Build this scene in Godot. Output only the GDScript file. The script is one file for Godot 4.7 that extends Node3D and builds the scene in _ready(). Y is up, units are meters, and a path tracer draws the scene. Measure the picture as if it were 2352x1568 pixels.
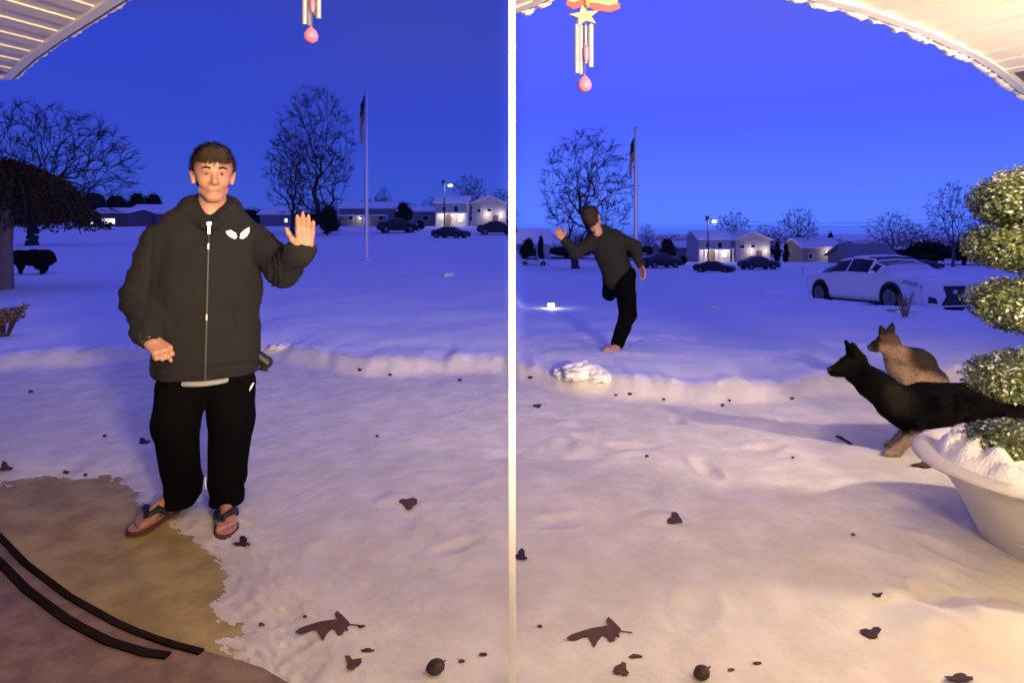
extends Node3D
# A snowy front yard at dusk seen from a lit porch. Distances in metres, y up, the camera looks along -z.

const FOCAL := 1500.0      # focal length in units of a 2352 x 1568 picture
const MIDX := 1176.0
const HORIZON := 520.0
const EYE := 1.38
const SEAM := 0.004        # sideways slope of the line along which the yard drops to its lower half

var taken := {}
var rng := RandomNumberGenerator.new()
var nz := FastNoiseLite.new()
var nz_fine := FastNoiseLite.new()
var drive := PackedVector2Array()
var melt := PackedVector2Array()
var M := {}

# ------------------------------------------------------------------ mesh building
class MB:
	var v := PackedVector3Array()
	var n := PackedVector3Array()
	var c := PackedColorArray()
	var i := PackedInt32Array()
	var col := Color(1, 1, 1)

	func vert(p: Vector3, nn: Vector3) -> int:
		v.append(p); n.append(nn); c.append(col)
		return v.size() - 1

	func tri(a: int, b: int, d: int) -> void:
		var f := (v[b] - v[a]).cross(v[d] - v[a])
		if f.dot(n[a] + n[b] + n[d]) > 0.0:
			i.append(a); i.append(d); i.append(b)
		else:
			i.append(a); i.append(b); i.append(d)

	func quad(a: int, b: int, d: int, e: int) -> void:
		tri(a, b, d); tri(a, d, e)

	func face(pts: Array, nn: Vector3) -> void:
		var k := []
		for p in pts:
			k.append(vert(p, nn))
		for j in range(1, k.size() - 1):
			tri(k[0], k[j], k[j + 1])

	func box(ctr: Vector3, size: Vector3, b := Basis(), bev := 0.0) -> void:
		var h := size * 0.5
		if bev <= 0.0:
			bev = minf(minf(size.x, size.y), size.z) * 0.08
		bev = minf(bev, minf(minf(h.x, h.y), h.z) * 0.9)
		var P := func(s: Vector3, ax: int) -> Vector3:
			var q := Vector3(s.x * (h.x - bev), s.y * (h.y - bev), s.z * (h.z - bev))
			q[ax] = s[ax] * h[ax]
			return ctr + b * q
		for ax in 3:
			var o := (ax + 1) % 3
			var w := (ax + 2) % 3
			for s in [-1.0, 1.0]:
				var f := []
				for e in [[-1.0, -1.0], [1.0, -1.0], [1.0, 1.0], [-1.0, 1.0]]:
					var q := Vector3()
					q[ax] = s; q[o] = e[0]; q[w] = e[1]
					f.append(P.call(q, ax))
				var nn := Vector3(); nn[ax] = s
				face(f, b * nn)
				for s2 in [-1.0, 1.0]:
					var e1 := Vector3(); e1[ax] = s; e1[o] = s2; e1[w] = -1.0
					var e2 := e1; e2[w] = 1.0
					var en := Vector3(); en[ax] = s; en[o] = s2
					face([P.call(e1, ax), P.call(e2, ax), P.call(e2, o), P.call(e1, o)], (b * en).normalized())
		for sx in [-1.0, 1.0]:
			for sy in [-1.0, 1.0]:
				for sz in [-1.0, 1.0]:
					var s := Vector3(sx, sy, sz)
					face([P.call(s, 0), P.call(s, 1), P.call(s, 2)], (b * s).normalized())

	func tube(pts: Array, rad: Array, sides := 6, caps := true) -> void:
		var m := pts.size()
		if m < 2:
			return
		var t0: Vector3 = (pts[1] - pts[0]).normalized()
		var up := Vector3.UP if absf(t0.y) < 0.9 else Vector3.RIGHT
		var x := up.cross(t0).normalized()
		var rows := []
		for k in m:
			var t: Vector3
			if k == 0:
				t = t0
			elif k == m - 1:
				t = (pts[k] - pts[k - 1]).normalized()
			else:
				t = (pts[k + 1] - pts[k - 1]).normalized()
			x = (x - t * x.dot(t)).normalized()
			var y := t.cross(x)
			var row := []
			for s in sides:
				var a := TAU * s / sides
				var d := x * cos(a) + y * sin(a)
				row.append(vert(pts[k] + d * rad[k], d))
			rows.append(row)
			if caps and (k == 0 or k == m - 1):
				var nn := -t if k == 0 else t
				var f := []
				for s in sides:
					f.append(v[row[s]])
				face(f, nn)
		for k in m - 1:
			for s in sides:
				var s2 := (s + 1) % sides
				quad(rows[k][s], rows[k][s2], rows[k + 1][s2], rows[k + 1][s])

	func ball(ctr: Vector3, r: Vector3, b := Basis(), seg := 12, rings := 8, noise: FastNoiseLite = null, amp := 0.0, freq := 1.0) -> void:
		var rows := []
		for j in rings + 1:
			var th := PI * j / rings
			var row := []
			for s in seg:
				var ph := TAU * s / seg
				var d := Vector3(sin(th) * cos(ph), cos(th), sin(th) * sin(ph))
				var k := 1.0
				if noise:
					k += amp * noise.get_noise_3dv((d * freq + ctr * 3.0) * 100.0)
				row.append(vert(ctr + b * (d * r * k), (b * (d / r)).normalized()))
			rows.append(row)
		for j in rings:
			for s in seg:
				var s2 := (s + 1) % seg
				quad(rows[j][s], rows[j][s2], rows[j + 1][s2], rows[j + 1][s])

	func lathe(prof: Array, ctr: Vector3, seg := 24) -> void:      # prof: Vector2(radius, height)
		var rows := []
		for k in prof.size():
			var a: Vector2 = prof[maxi(k - 1, 0)]
			var b: Vector2 = prof[mini(k + 1, prof.size() - 1)]
			var t := (b - a).normalized()
			var row := []
			for s in seg:
				var ph := TAU * s / seg
				var d := Vector3(cos(ph), 0, sin(ph))
				row.append(vert(ctr + d * prof[k].x + Vector3.UP * prof[k].y, (d * t.y - Vector3.UP * t.x).normalized()))
			rows.append(row)
		for k in prof.size() - 1:
			for s in seg:
				var s2 := (s + 1) % seg
				quad(rows[k][s], rows[k][s2], rows[k + 1][s2], rows[k + 1][s])

	func prism(poly: PackedVector2Array, xf: Transform3D, depth: float) -> void:   # polygon in xy, extruded along z from 0 to depth
		var ids := Geometry2D.triangulate_polygon(poly)
		for side in 2:
			var nn := xf.basis * (Vector3(0, 0, 1) if side == 1 else Vector3(0, 0, -1))
			var base := v.size()
			for p in poly:
				vert(xf * Vector3(p.x, p.y, depth * side), nn.normalized())
			for k in range(0, ids.size(), 3):
				tri(base + ids[k], base + ids[k + 1], base + ids[k + 2])
		var area := 0.0
		for k in poly.size():
			var p2 := poly[(k + 1) % poly.size()]
			area += poly[k].x * p2.y - p2.x * poly[k].y
		for k in poly.size():
			var p := poly[k]
			var q := poly[(k + 1) % poly.size()]
			var e := (q - p).normalized()
			var nn2 := Vector3(e.y, -e.x, 0) * (1.0 if area > 0 else -1.0)
			face([xf * Vector3(p.x, p.y, 0), xf * Vector3(q.x, q.y, 0), xf * Vector3(q.x, q.y, depth), xf * Vector3(p.x, p.y, depth)], (xf.basis * nn2).normalized())

	func smooth() -> void:                                        # normals from the faces that share a vertex
		var acc := PackedVector3Array()
		acc.resize(v.size())
		for k in range(0, i.size(), 3):
			var f := (v[i[k + 2]] - v[i[k]]).cross(v[i[k + 1]] - v[i[k]])
			acc[i[k]] += f; acc[i[k + 1]] += f; acc[i[k + 2]] += f
		for k in v.size():
			if acc[k].length_squared() > 0.0:
				n[k] = acc[k].normalized()

	func mesh() -> ArrayMesh:
		var a := []
		a.resize(Mesh.ARRAY_MAX)
		a[Mesh.ARRAY_VERTEX] = v; a[Mesh.ARRAY_NORMAL] = n; a[Mesh.ARRAY_COLOR] = c; a[Mesh.ARRAY_INDEX] = i
		var m := ArrayMesh.new()
		m.add_surface_from_arrays(Mesh.PRIMITIVE_TRIANGLES, a)
		return m

# ------------------------------------------------------------------ bodies from bones: smooth-joined tapered capsules, meshed as surface nets
func bone(a: Vector3, b: Vector3, ra: float, rb := -1.0, sq := Vector3.ONE) -> Dictionary:
	return {"a": a, "b": b, "ra": ra, "rb": ra if rb < 0.0 else rb, "sq": sq}

func bone_d(bn: Dictionary, p: Vector3) -> float:
	var sq: Vector3 = bn.sq
	var a: Vector3 = bn.a * sq
	var pa := p * sq - a
	var ba: Vector3 = bn.b * sq - a
	var l := ba.length_squared()
	var h := clampf(pa.dot(ba) / l, 0.0, 1.0) if l > 1e-9 else 0.0
	return (pa - ba * h).length() - lerpf(bn.ra, bn.rb, h)

func body_d(bones: Array, p: Vector3, k: float) -> float:
	var d := 10.0
	for bn in bones:
		var e := bone_d(bn, p)
		var h := clampf(0.5 + 0.5 * (d - e) / k, 0.0, 1.0)
		d = lerpf(d, e, h) - k * h * (1.0 - h)
	return d

func front_of(bones: Array, x: float, y: float, k: float, from := 0.6) -> float:
	var z := from
	for step in 60:
		var d := body_d(bones, Vector3(x, y, z), k)
		if d < 0.0008:
			break
		z -= maxf(d * 0.8, 0.0005)
	return z

func nets(mb: MB, bones: Array, cell: float, k: float, disp: Variant = null, paint: Variant = null) -> void:
	var lo := Vector3.INF
	var hi := -Vector3.INF
	for bn in bones:
		var r: float = maxf(bn.ra, bn.rb)
		var rr := Vector3(r / bn.sq.x, r / bn.sq.y, r / bn.sq.z) + Vector3.ONE * cell * 3.0
		for p in [bn.a, bn.b]:
			lo = lo.min(p - rr)
			hi = hi.max(p + rr)
	var nx := int((hi.x - lo.x) / cell) + 2
	var ny := int((hi.y - lo.y) / cell) + 2
	var nzz := int((hi.z - lo.z) / cell) + 2
	var f := PackedFloat32Array()
	f.resize(nx * ny * nzz)
	f.fill(10.0)
	for bn in bones:
		var r: float = maxf(bn.ra, bn.rb) + k + cell * 2.0
		var sq: Vector3 = bn.sq
		var rr := Vector3(r / sq.x, r / sq.y, r / sq.z)
		var a: Vector3 = bn.a
		var b: Vector3 = bn.b
		var p0 := (a.min(b) - rr - lo) / cell
		var p1 := (a.max(b) + rr - lo) / cell
		var as_ := a * sq
		var ba := b * sq - as_
		var l := ba.length_squared()
		var il := 1.0 / l if l > 1e-9 else 0.0
		var ra: float = bn.ra
		var dr: float = bn.rb - bn.ra
		for z in range(maxi(0, int(p0.z)), mini(nzz - 1, int(p1.z) + 1) + 1):
			for y in range(maxi(0, int(p0.y)), mini(ny - 1, int(p1.y) + 1) + 1):
				var at := (z * ny + y) * nx
				for x in range(maxi(0, int(p0.x)), mini(nx - 1, int(p1.x) + 1) + 1):
					var pa := (lo + Vector3(x, y, z) * cell) * sq - as_
					var h := clampf(pa.dot(ba) * il, 0.0, 1.0)
					var e := (pa - ba * h).length() - ra - dr * h
					var d := f[at + x]
					var g := clampf(0.5 + 0.5 * (d - e) / k, 0.0, 1.0)
					f[at + x] = d + (e - d) * g - k * g * (1.0 - g)
	var id := PackedInt32Array()
	id.resize(nx * ny * nzz)
	id.fill(-1)
	var first := mb.v.size()
	var off := [0, 1, nx, nx + 1, nx * ny, nx * ny + 1, nx * ny + nx, nx * ny + nx + 1]
	var cor := [Vector3(0, 0, 0), Vector3(1, 0, 0), Vector3(0, 1, 0), Vector3(1, 1, 0), Vector3(0, 0, 1), Vector3(1, 0, 1), Vector3(0, 1, 1), Vector3(1, 1, 1)]
	var edges := [[0, 1], [0, 2], [0, 4], [1, 3], [1, 5], [2, 3], [2, 6], [3, 7], [4, 5], [4, 6], [5, 7], [6, 7]]
	var near := cell * 2.0
	for z in nzz - 1:
		for y in ny - 1:
			var at := (z * ny + y) * nx
			for x in nx - 1:
				var f0 := f[at + x]
				if f0 > near or f0 < -near:
					continue
				var mask := 0
				for q in 8:
					if f[at + x + off[q]] < 0.0:
						mask |= 1 << q
				if mask == 0 or mask == 255:
					continue
				var sum := Vector3()
				var cnt := 0
				for e in edges:
					var a0 := f[at + x + off[e[0]]]
					var b0 := f[at + x + off[e[1]]]
					if (a0 < 0.0) != (b0 < 0.0):
						sum += cor[e[0]].lerp(cor[e[1]], a0 / (a0 - b0))
						cnt += 1
				id[at + x] = mb.v.size()
				mb.vert(lo + (Vector3(x, y, z) + sum / cnt) * cell, Vector3(f[at + x + 1] - f0, f[at + x + nx] - f0, f[at + x + nx * ny] - f0))
	var tri0 := mb.i.size()
	var ax := [1, nx, nx * ny]
	for z in range(1, nzz - 1):
		for y in range(1, ny - 1):
			var at := (z * ny + y) * nx
			for x in range(1, nx - 1):
				var f0 := f[at + x]
				if f0 > near or f0 < -near:
					continue
				for d in 3:
					var f1 := f[at + x + ax[d]]
					if (f0 < 0.0) == (f1 < 0.0):
						continue
					var u: int = ax[(d + 1) % 3]
					var w: int = ax[(d + 2) % 3]
					var q0 := id[at + x]
					var q1 := id[at + x - u]
					var q2 := id[at + x - u - w]
					var q3 := id[at + x - w]
					if q0 < 0 or q1 < 0 or q2 < 0 or q3 < 0:
						continue
					if f0 < 0.0:
						mb.i.append_array(PackedInt32Array([q0, q2, q1, q0, q3, q2]))
					else:
						mb.i.append_array(PackedInt32Array([q0, q1, q2, q0, q2, q3]))
	for rep in 2:
		var acc := PackedVector3Array()
		acc.resize(mb.v.size())
		for t in range(tri0, mb.i.size(), 3):
			var g := (mb.v[mb.i[t + 2]] - mb.v[mb.i[t]]).cross(mb.v[mb.i[t + 1]] - mb.v[mb.i[t]])
			acc[mb.i[t]] += g; acc[mb.i[t + 1]] += g; acc[mb.i[t + 2]] += g
		for q in range(first, mb.v.size()):
			mb.n[q] = acc[q].normalized() if acc[q].length_squared() > 0.0 else Vector3.UP
		if rep == 0 and disp != null:
			for q in range(first, mb.v.size()):
				mb.v[q] += mb.n[q] * float(disp.call(mb.v[q]))
		else:
			break
	if paint != null:
		for q in range(first, mb.v.size()):
			mb.c[q] = paint.call(mb.v[q])

# ------------------------------------------------------------------ things, parts, labels
func numbered(called: String) -> String:
	taken[called] = taken.get(called, -1) + 1
	return called if taken[called] == 0 else "%s_%03d" % [called, taken[called]]

func tag(o: Node3D, label: String, category: String, group := "") -> Node3D:
	o.set_meta("label", label)
	o.set_meta("category", category)
	if group != "":
		o.set_meta("group", group)
	return o

func thing(called: String, label: String, category: String, at := Vector3.ZERO, turn := 0.0, group := "") -> Node3D:
	var o := Node3D.new()
	o.name = numbered(called)
	add_child(o)
	o.position = at
	o.rotation.y = turn
	return tag(o, label, category, group)

func part(called: String, mesh: Mesh, m: Material, parent: Node3D) -> MeshInstance3D:
	var o := MeshInstance3D.new()
	o.name = called
	o.mesh = mesh
	o.material_override = m
	parent.add_child(o, true)
	return o

func solo(called: String, mesh: Mesh, m: Material, label: String, category: String, group := "", at := Vector3.ZERO) -> MeshInstance3D:
	var o := MeshInstance3D.new()
	o.name = numbered(called)
	o.mesh = mesh
	o.material_override = m
	add_child(o)
	o.position = at
	tag(o, label, category, group)
	return o

func structure(called: String, mesh: Mesh, m: Material) -> MeshInstance3D:
	var o := MeshInstance3D.new()
	o.name = numbered(called)
	o.mesh = mesh
	o.material_override = m
	add_child(o)
	o.set_meta("kind", "structure")
	return o

func copy(src: Node3D, label: String, at: Vector3, turn := 0.0, sc := Vector3.ONE) -> Node3D:
	var base := str(src.name)
	var rx := RegEx.create_from_string("_\\d{3}$")
	var o: Node3D = src.duplicate()
	o.name = numbered(rx.sub(base, ""))
	add_child(o)
	o.position = at
	o.rotation = Vector3(0, turn, 0)
	o.scale = sc
	o.set_meta("label", label)
	return o

# ------------------------------------------------------------------ materials (linear base colours)
func noise_tex(freq: float, octaves: int, seed_: int, size := 512, kind := FastNoiseLite.TYPE_SIMPLEX_SMOOTH, ramp: Gradient = null) -> NoiseTexture2D:
	var f := FastNoiseLite.new()
	f.noise_type = kind
	f.frequency = freq
	f.fractal_octaves = octaves
	f.seed = seed_
	var t := NoiseTexture2D.new()
	t.width = size; t.height = size
	t.seamless = true
	t.noise = f
	if ramp:
		t.color_ramp = ramp
	return t

func mat(r: float, g: float, b: float, rough := 0.8, metal := 0.0) -> StandardMaterial3D:
	var m := StandardMaterial3D.new()
	m.albedo_color = Color(r, g, b).linear_to_srgb()
	m.roughness = rough
	m.metallic = metal
	return m

func relief(m: StandardMaterial3D, t: Texture2D, cm: float, per_metre: float) -> StandardMaterial3D:
	m.heightmap_enabled = true
	m.heightmap_texture = t
	m.heightmap_scale = cm
	m.uv1_triplanar = true
	m.uv1_world_triplanar = true
	m.uv1_scale = Vector3.ONE * per_metre
	return m

func mottled(m: StandardMaterial3D, lo: Color, hi: Color, freq: float, octaves: int, seed_: int) -> StandardMaterial3D:
	var gr := Gradient.new()
	gr.colors = PackedColorArray([lo.linear_to_srgb(), hi.linear_to_srgb()])
	gr.offsets = PackedFloat32Array([0.25, 0.75])
	m.albedo_color = Color.WHITE
	m.albedo_texture = noise_tex(freq, octaves, seed_, 512, FastNoiseLite.TYPE_SIMPLEX_SMOOTH, gr)
	m.uv1_triplanar = true
	m.uv1_world_triplanar = true
	return m

func tinted(m: StandardMaterial3D) -> StandardMaterial3D:      # vertex colours hold the pigment (fur patches, leaf tones)
	m.vertex_color_use_as_albedo = true
	return m

func glow(r: float, g: float, b: float, e: float) -> StandardMaterial3D:
	var m := mat(0.8, 0.8, 0.8, 0.5)
	m.emission_enabled = true
	m.emission = Color(r, g, b).linear_to_srgb()
	m.emission_energy_multiplier = e
	return m

func materials() -> void:
	var grain := noise_tex(0.03, 5, 3, 512)
	var weave := noise_tex(0.18, 2, 5, 256)
	M.snow = relief(mat(0.84, 0.85, 0.87, 0.75), grain, 0.5, 0.55)
	M.warm_tint = relief(mottled(mat(1, 1, 1, 0.7), Color(0.70, 0.665, 0.57), Color(0.81, 0.78, 0.68), 0.012, 4, 17), grain, 0.5, 0.55)  # warmer than the lawn snow: lamp light put into the colour
	M.snow_small = relief(mat(0.86, 0.87, 0.88, 0.75), grain, 0.5, 4.0)
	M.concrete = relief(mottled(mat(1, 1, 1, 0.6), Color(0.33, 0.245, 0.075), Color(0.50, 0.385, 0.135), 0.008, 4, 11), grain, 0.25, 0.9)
	M.floor = relief(mottled(mat(1, 1, 1, 0.55), Color(0.20, 0.13, 0.08), Color(0.30, 0.205, 0.13), 0.01, 4, 12), grain, 0.2, 1.3)
	M.brownish = mat(0.020, 0.012, 0.009, 0.95)
	M.brownish.metallic_specular = 0.1
	M.soffit = mat(0.78, 0.72, 0.60, 0.5)
	M.trim = mat(0.78, 0.77, 0.74, 0.5)
	M.gutter = mat(0.10, 0.085, 0.075, 0.5)
	M.roof = mat(0.12, 0.11, 0.11, 0.9)
	M.white_paint = mat(0.88, 0.88, 0.87, 0.4)
	M.siding = mat(0.62, 0.60, 0.56, 0.7)
	M.hoodie = relief(mat(0.0205, 0.0205, 0.0225, 0.95), weave, 0.12, 9.0)
	M.hoodie.rim_enabled = true; M.hoodie.rim = 0.1; M.hoodie.rim_tint = 0.6
	M.trousers = relief(mat(0.0025, 0.0022, 0.003, 0.95), weave, 0.12, 9.0)
	M.skin = relief(tinted(mat(1, 1, 1, 0.5)), weave, 0.03, 14.0)
	M.skin.subsurf_scatter_enabled = true; M.skin.subsurf_scatter_strength = 0.06
	M.hair = relief(mat(0.045, 0.028, 0.018, 0.7), weave, 0.5, 16.0)
	M.eye_white = mat(0.38, 0.35, 0.33, 0.2)
	M.eye_dark = mat(0.03, 0.02, 0.015, 0.15)
	M.metal = mat(0.6, 0.58, 0.55, 0.3, 0.9)
	M.chrome = mat(0.42, 0.42, 0.41, 0.35, 0.4)
	M.black = mat(0.012, 0.012, 0.013, 0.5)
	M.sole = mat(0.085, 0.025, 0.02, 0.6)
	M.footbed = mat(0.55, 0.30, 0.25, 0.7)
	M.grey_cloth = mat(0.30, 0.30, 0.31, 0.9)
	M.white_print = mat(0.82, 0.80, 0.76, 0.6)
	M.fur = relief(tinted(mat(1, 1, 1, 0.85)), noise_tex(0.12, 4, 9, 256), 1.2, 5.0)
	M.nose = mat(0.012, 0.011, 0.012, 0.3)
	M.bark = relief(mat(0.060, 0.048, 0.045, 0.9), grain, 1.5, 2.0)
	M.bark_red = relief(mat(0.075, 0.052, 0.055, 0.9), grain, 1.5, 2.0)
	M.bark_grey = relief(mat(0.13, 0.12, 0.13, 0.9), grain, 1.2, 3.0)
	M.needles = tinted(mat(1, 1, 1, 0.8))
	M.needles.backlight_enabled = true; M.needles.backlight = Color(0.02, 0.02, 0.01)
	M.leaf = tinted(mat(1, 1, 1, 0.35))
	M.leaf.backlight_enabled = true; M.leaf.backlight = Color(0.12, 0.14, 0.06)
	M.evergreen = mat(0.026, 0.029, 0.021, 0.95)
	M.clipped = mat(0.13, 0.165, 0.065, 0.8)
	M.dry_leaf = relief(mottled(mat(1, 1, 1, 0.75), Color(0.055, 0.022, 0.012), Color(0.13, 0.065, 0.04), 0.03, 3, 21), grain, 0.15, 12.0)
	M.dark_leaf = mat(0.035, 0.014, 0.009, 0.6)
	M.planter = relief(mat(0.62, 0.60, 0.57, 0.55), grain, 0.08, 2.0)
	M.pole = mat(0.72, 0.72, 0.74, 0.35, 0.2)
	M.flag_red = mat(0.28, 0.02, 0.03, 0.8)
	M.flag_white = mat(0.6, 0.6, 0.62, 0.8)
	M.flag_blue = mat(0.015, 0.02, 0.09, 0.8)
	M.house_white = mat(0.42, 0.40, 0.43, 0.8)
	M.house_grey = mat(0.24, 0.23, 0.25, 0.85)
	M.house_brown = mat(0.13, 0.09, 0.09, 0.85)
	M.window = mat(0.02, 0.022, 0.03, 0.12)
	M.warm_window = glow(1.0, 0.85, 0.62, 1.6)
	M.lamp_glass = glow(1.0, 0.82, 0.6, 4.0)
	M.cool_lamp = glow(0.9, 0.95, 1.0, 6.0)
	M.car_white = mat(0.88, 0.88, 0.88, 0.28)
	M.car_white.clearcoat_enabled = true; M.car_white.clearcoat = 0.6; M.car_white.clearcoat_roughness = 0.1
	M.car_dark = mat(0.035, 0.02, 0.025, 0.3)
	M.car_black = mat(0.012, 0.012, 0.014, 0.35)
	M.glass = mat(0.012, 0.013, 0.018, 0.06)
	M.tyre = mat(0.018, 0.018, 0.019, 0.85)
	M.rim = mat(0.20, 0.19, 0.19, 0.35, 0.8)
	M.headlight = mat(0.45, 0.47, 0.52, 0.08)
	M.pink = mat(0.58, 0.17, 0.30, 0.4)
	M.chime_green = mat(0.13, 0.27, 0.13, 0.5)
	M.chime_red = mat(0.42, 0.035, 0.045, 0.5)
	M.chime_orange = mat(0.55, 0.30, 0.17, 0.5)
	M.chime_olive = mat(0.20, 0.17, 0.06, 0.5)
	M.string = mat(0.12, 0.09, 0.09, 0.8)
	for q in [M.hoodie, M.trousers, M.fur, M.evergreen, M.bark, M.needles, M.tyre]:
		q.metallic_specular = 0.16
	M.road = mat(0.42, 0.42, 0.46, 0.8)

# ------------------------------------------------------------------ the lie of the land
func ridge(x: float) -> float:
	var t := [[-9.0, 6.0], [-5.0, 6.2], [-3.6, 6.9], [-2.69, 7.0], [-2.0, 6.6], [-1.33, 6.14], [-0.72, 6.18], [-0.05, 6.26], [0.05, 5.94], [0.43, 5.64], [0.96, 5.25], [1.46, 5.18], [2.2, 5.32], [2.83, 5.48], [4.6, 5.9], [9.0, 6.3]]
	if x <= t[0][0]:
		return t[0][1]
	for k in range(1, t.size()):
		if x < t[k][0]:
			return lerpf(t[k - 1][1], t[k][1], (x - t[k - 1][0]) / (t[k][0] - t[k - 1][0]))
	return t[-1][1]

func base_ground(x: float, z: float) -> float:
	var u := x / maxf(z, 0.5)
	var right := smoothstep(SEAM - 0.016, SEAM + 0.016, u)
	var zr := ridge(x) + 0.10 * nz_fine.get_noise_2d(x * 130.0, 5.0)
	var y := 0.035 + (0.11 + 0.06 * nz_fine.get_noise_2d(x * 170.0, 90.0) * smoothstep(zr + 1.1, zr, z)) * smoothstep(zr - 0.34, zr + 0.04, z) - 0.03 * smoothstep(zr, zr + 0.7, z)
	y -= right * 0.058 * (maxf(z - 6.5, 0.0) if z < 130.0 else 123.5)
	y += 1.3 * smoothstep(70.0, 110.0, z)
	return y

func edge_distance(poly: PackedVector2Array, p: Vector2) -> float:      # negative inside
	var d := 1e9
	for k in poly.size():
		var q := Geometry2D.get_closest_point_to_segment(p, poly[k], poly[(k + 1) % poly.size()])
		d = minf(d, p.distance_to(q))
	return -d if Geometry2D.is_point_in_polygon(p, poly) else d

var dents := []

func ground(x: float, z: float, full := true) -> float:
	var y := base_ground(x, z)
	var zr := ridge(x)
	var beyond := smoothstep(zr - 0.3, zr + 0.3, z)
	if drive.size() and z > 11.0 and z < 40.0 and x > 2.0:
		y -= 0.30 * smoothstep(0.35, -0.25, edge_distance(drive, Vector2(x, z)) + nz.get_noise_2d(x * 60.0, z * 60.0) * 0.4)
	if full:
		y += lerpf(0.012, 0.045, beyond) * nz.get_noise_2d(x * 45.0, z * 45.0) * (1.0 if z < 60.0 else 0.0)
		if z < 12.0:
			y += lerpf(0.0045, 0.009, beyond) * nz_fine.get_noise_2d(x * 260.0, z * 260.0)
			y += 0.014 * nz_fine.get_noise_2d(x * 900.0 + 40.0, z * 900.0) * smoothstep(zr - 0.4, zr - 0.1, z) * smoothstep(zr + 0.3, zr, z)
		if z < 9.0:
			for dn in dents:
				var dx: float = x - dn[0]
				var dz: float = z - dn[1]
				var ca: float = dn[5]
				var sa: float = dn[6]
				var a: float = (dx * ca + dz * sa) / dn[2]
				var b: float = (dz * ca - dx * sa) / dn[3]
				var q: float = a * a + b * b
				if q < 3.0:
					y += dn[4] * (-exp(-q * 1.6) + 0.35 * exp(-(q - 1.4) * (q - 1.4) * 2.5))
		if melt.size() and z < 4.2 and x < 0.2:
			var e := edge_distance(melt, Vector2(x, z)) + nz_fine.get_noise_2d(x * 160.0, z * 160.0) * 0.12 + nz_fine.get_noise_2d(x * 700.0, z * 700.0) * 0.05 + nz_fine.get_noise_2d(x * 2300.0, z * 2300.0) * 0.055
			y = lerpf(-0.012, y, smoothstep(-0.10, 0.30, e))
	return y

func W(x: float, y: float, z: float) -> Vector3:
	return Vector3(x, y, -z)

func at_depth(px: float, py: float, z: float) -> Vector3:
	return Vector3((px - MIDX) / FOCAL * z, EYE - (py - HORIZON) / FOCAL * z, -z)

func on_flat(px: float, py: float, y := 0.0) -> Vector2:       # x, z on a level plane
	var z := (EYE - y) * FOCAL / (py - HORIZON)
	return Vector2((px - MIDX) / FOCAL * z, z)

func on_ground(px: float, py: float) -> Vector3:               # where the line of sight through a picture point meets the snow
	var u := (px - MIDX) / FOCAL
	var s := (py - HORIZON) / FOCAL
	var z := 1.5
	while z < 400.0:
		if EYE - s * z <= ground(u * z, z):
			break
		z *= 1.01
	var a := z / 1.01
	var b := z
	for k in 12:
		var m := (a + b) / 2
		if EYE - s * m <= ground(u * m, m):
			b = m
		else:
			a = m
	return Vector3(u * b, ground(u * b, b), -b)

# ------------------------------------------------------------------ camera, sky, lamps, then everything else
func _ready() -> void:
	rng.seed = 20240117
	nz.seed = 4; nz.frequency = 0.01; nz.fractal_octaves = 3
	nz_fine.seed = 8; nz_fine.frequency = 0.01; nz_fine.fractal_octaves = 4
	var cam := Camera3D.new()
	cam.name = "camera"
	cam.projection = Camera3D.PROJECTION_FRUSTUM
	cam.near = 0.05
	cam.far = 900.0
	cam.size = 1568.0 / FOCAL * cam.near
	cam.frustum_offset = Vector2(0, -(784.0 - HORIZON) / FOCAL * cam.near)
	cam.position = Vector3(0, EYE, 0)
	add_child(cam)
	cam.current = true
	var env := Environment.new()
	env.background_mode = Environment.BG_SKY
	var sky := Sky.new()
	var pano := PanoramaSkyMaterial.new()
	pano.panorama = ImageTexture.create_from_image(dusk())
	sky.sky_material = pano
	env.sky = sky
	env.tonemap_mode = Environment.TONE_MAPPER_LINEAR
	env.tonemap_exposure = 1.0
	env.sdfgi_enabled = true; env.ssao_enabled = true; env.ssil_enabled = true
	var we := WorldEnvironment.new()
	we.name = "environment"
	we.environment = env
	add_child(we)
	materials()
	floodlight(Vector3(1.70, 1.80, 1.9), Vector3(1.70, 1.80, 1.9) + Vector3(-0.30, 0.29, -0.93), 91.0)
	wall_lantern(Vector3(3.30, 1.55, -2.62), 4.3)

	land()
	porch()
	yard_left()
	yard_right()
	street()
	people()
	litter()

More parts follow.
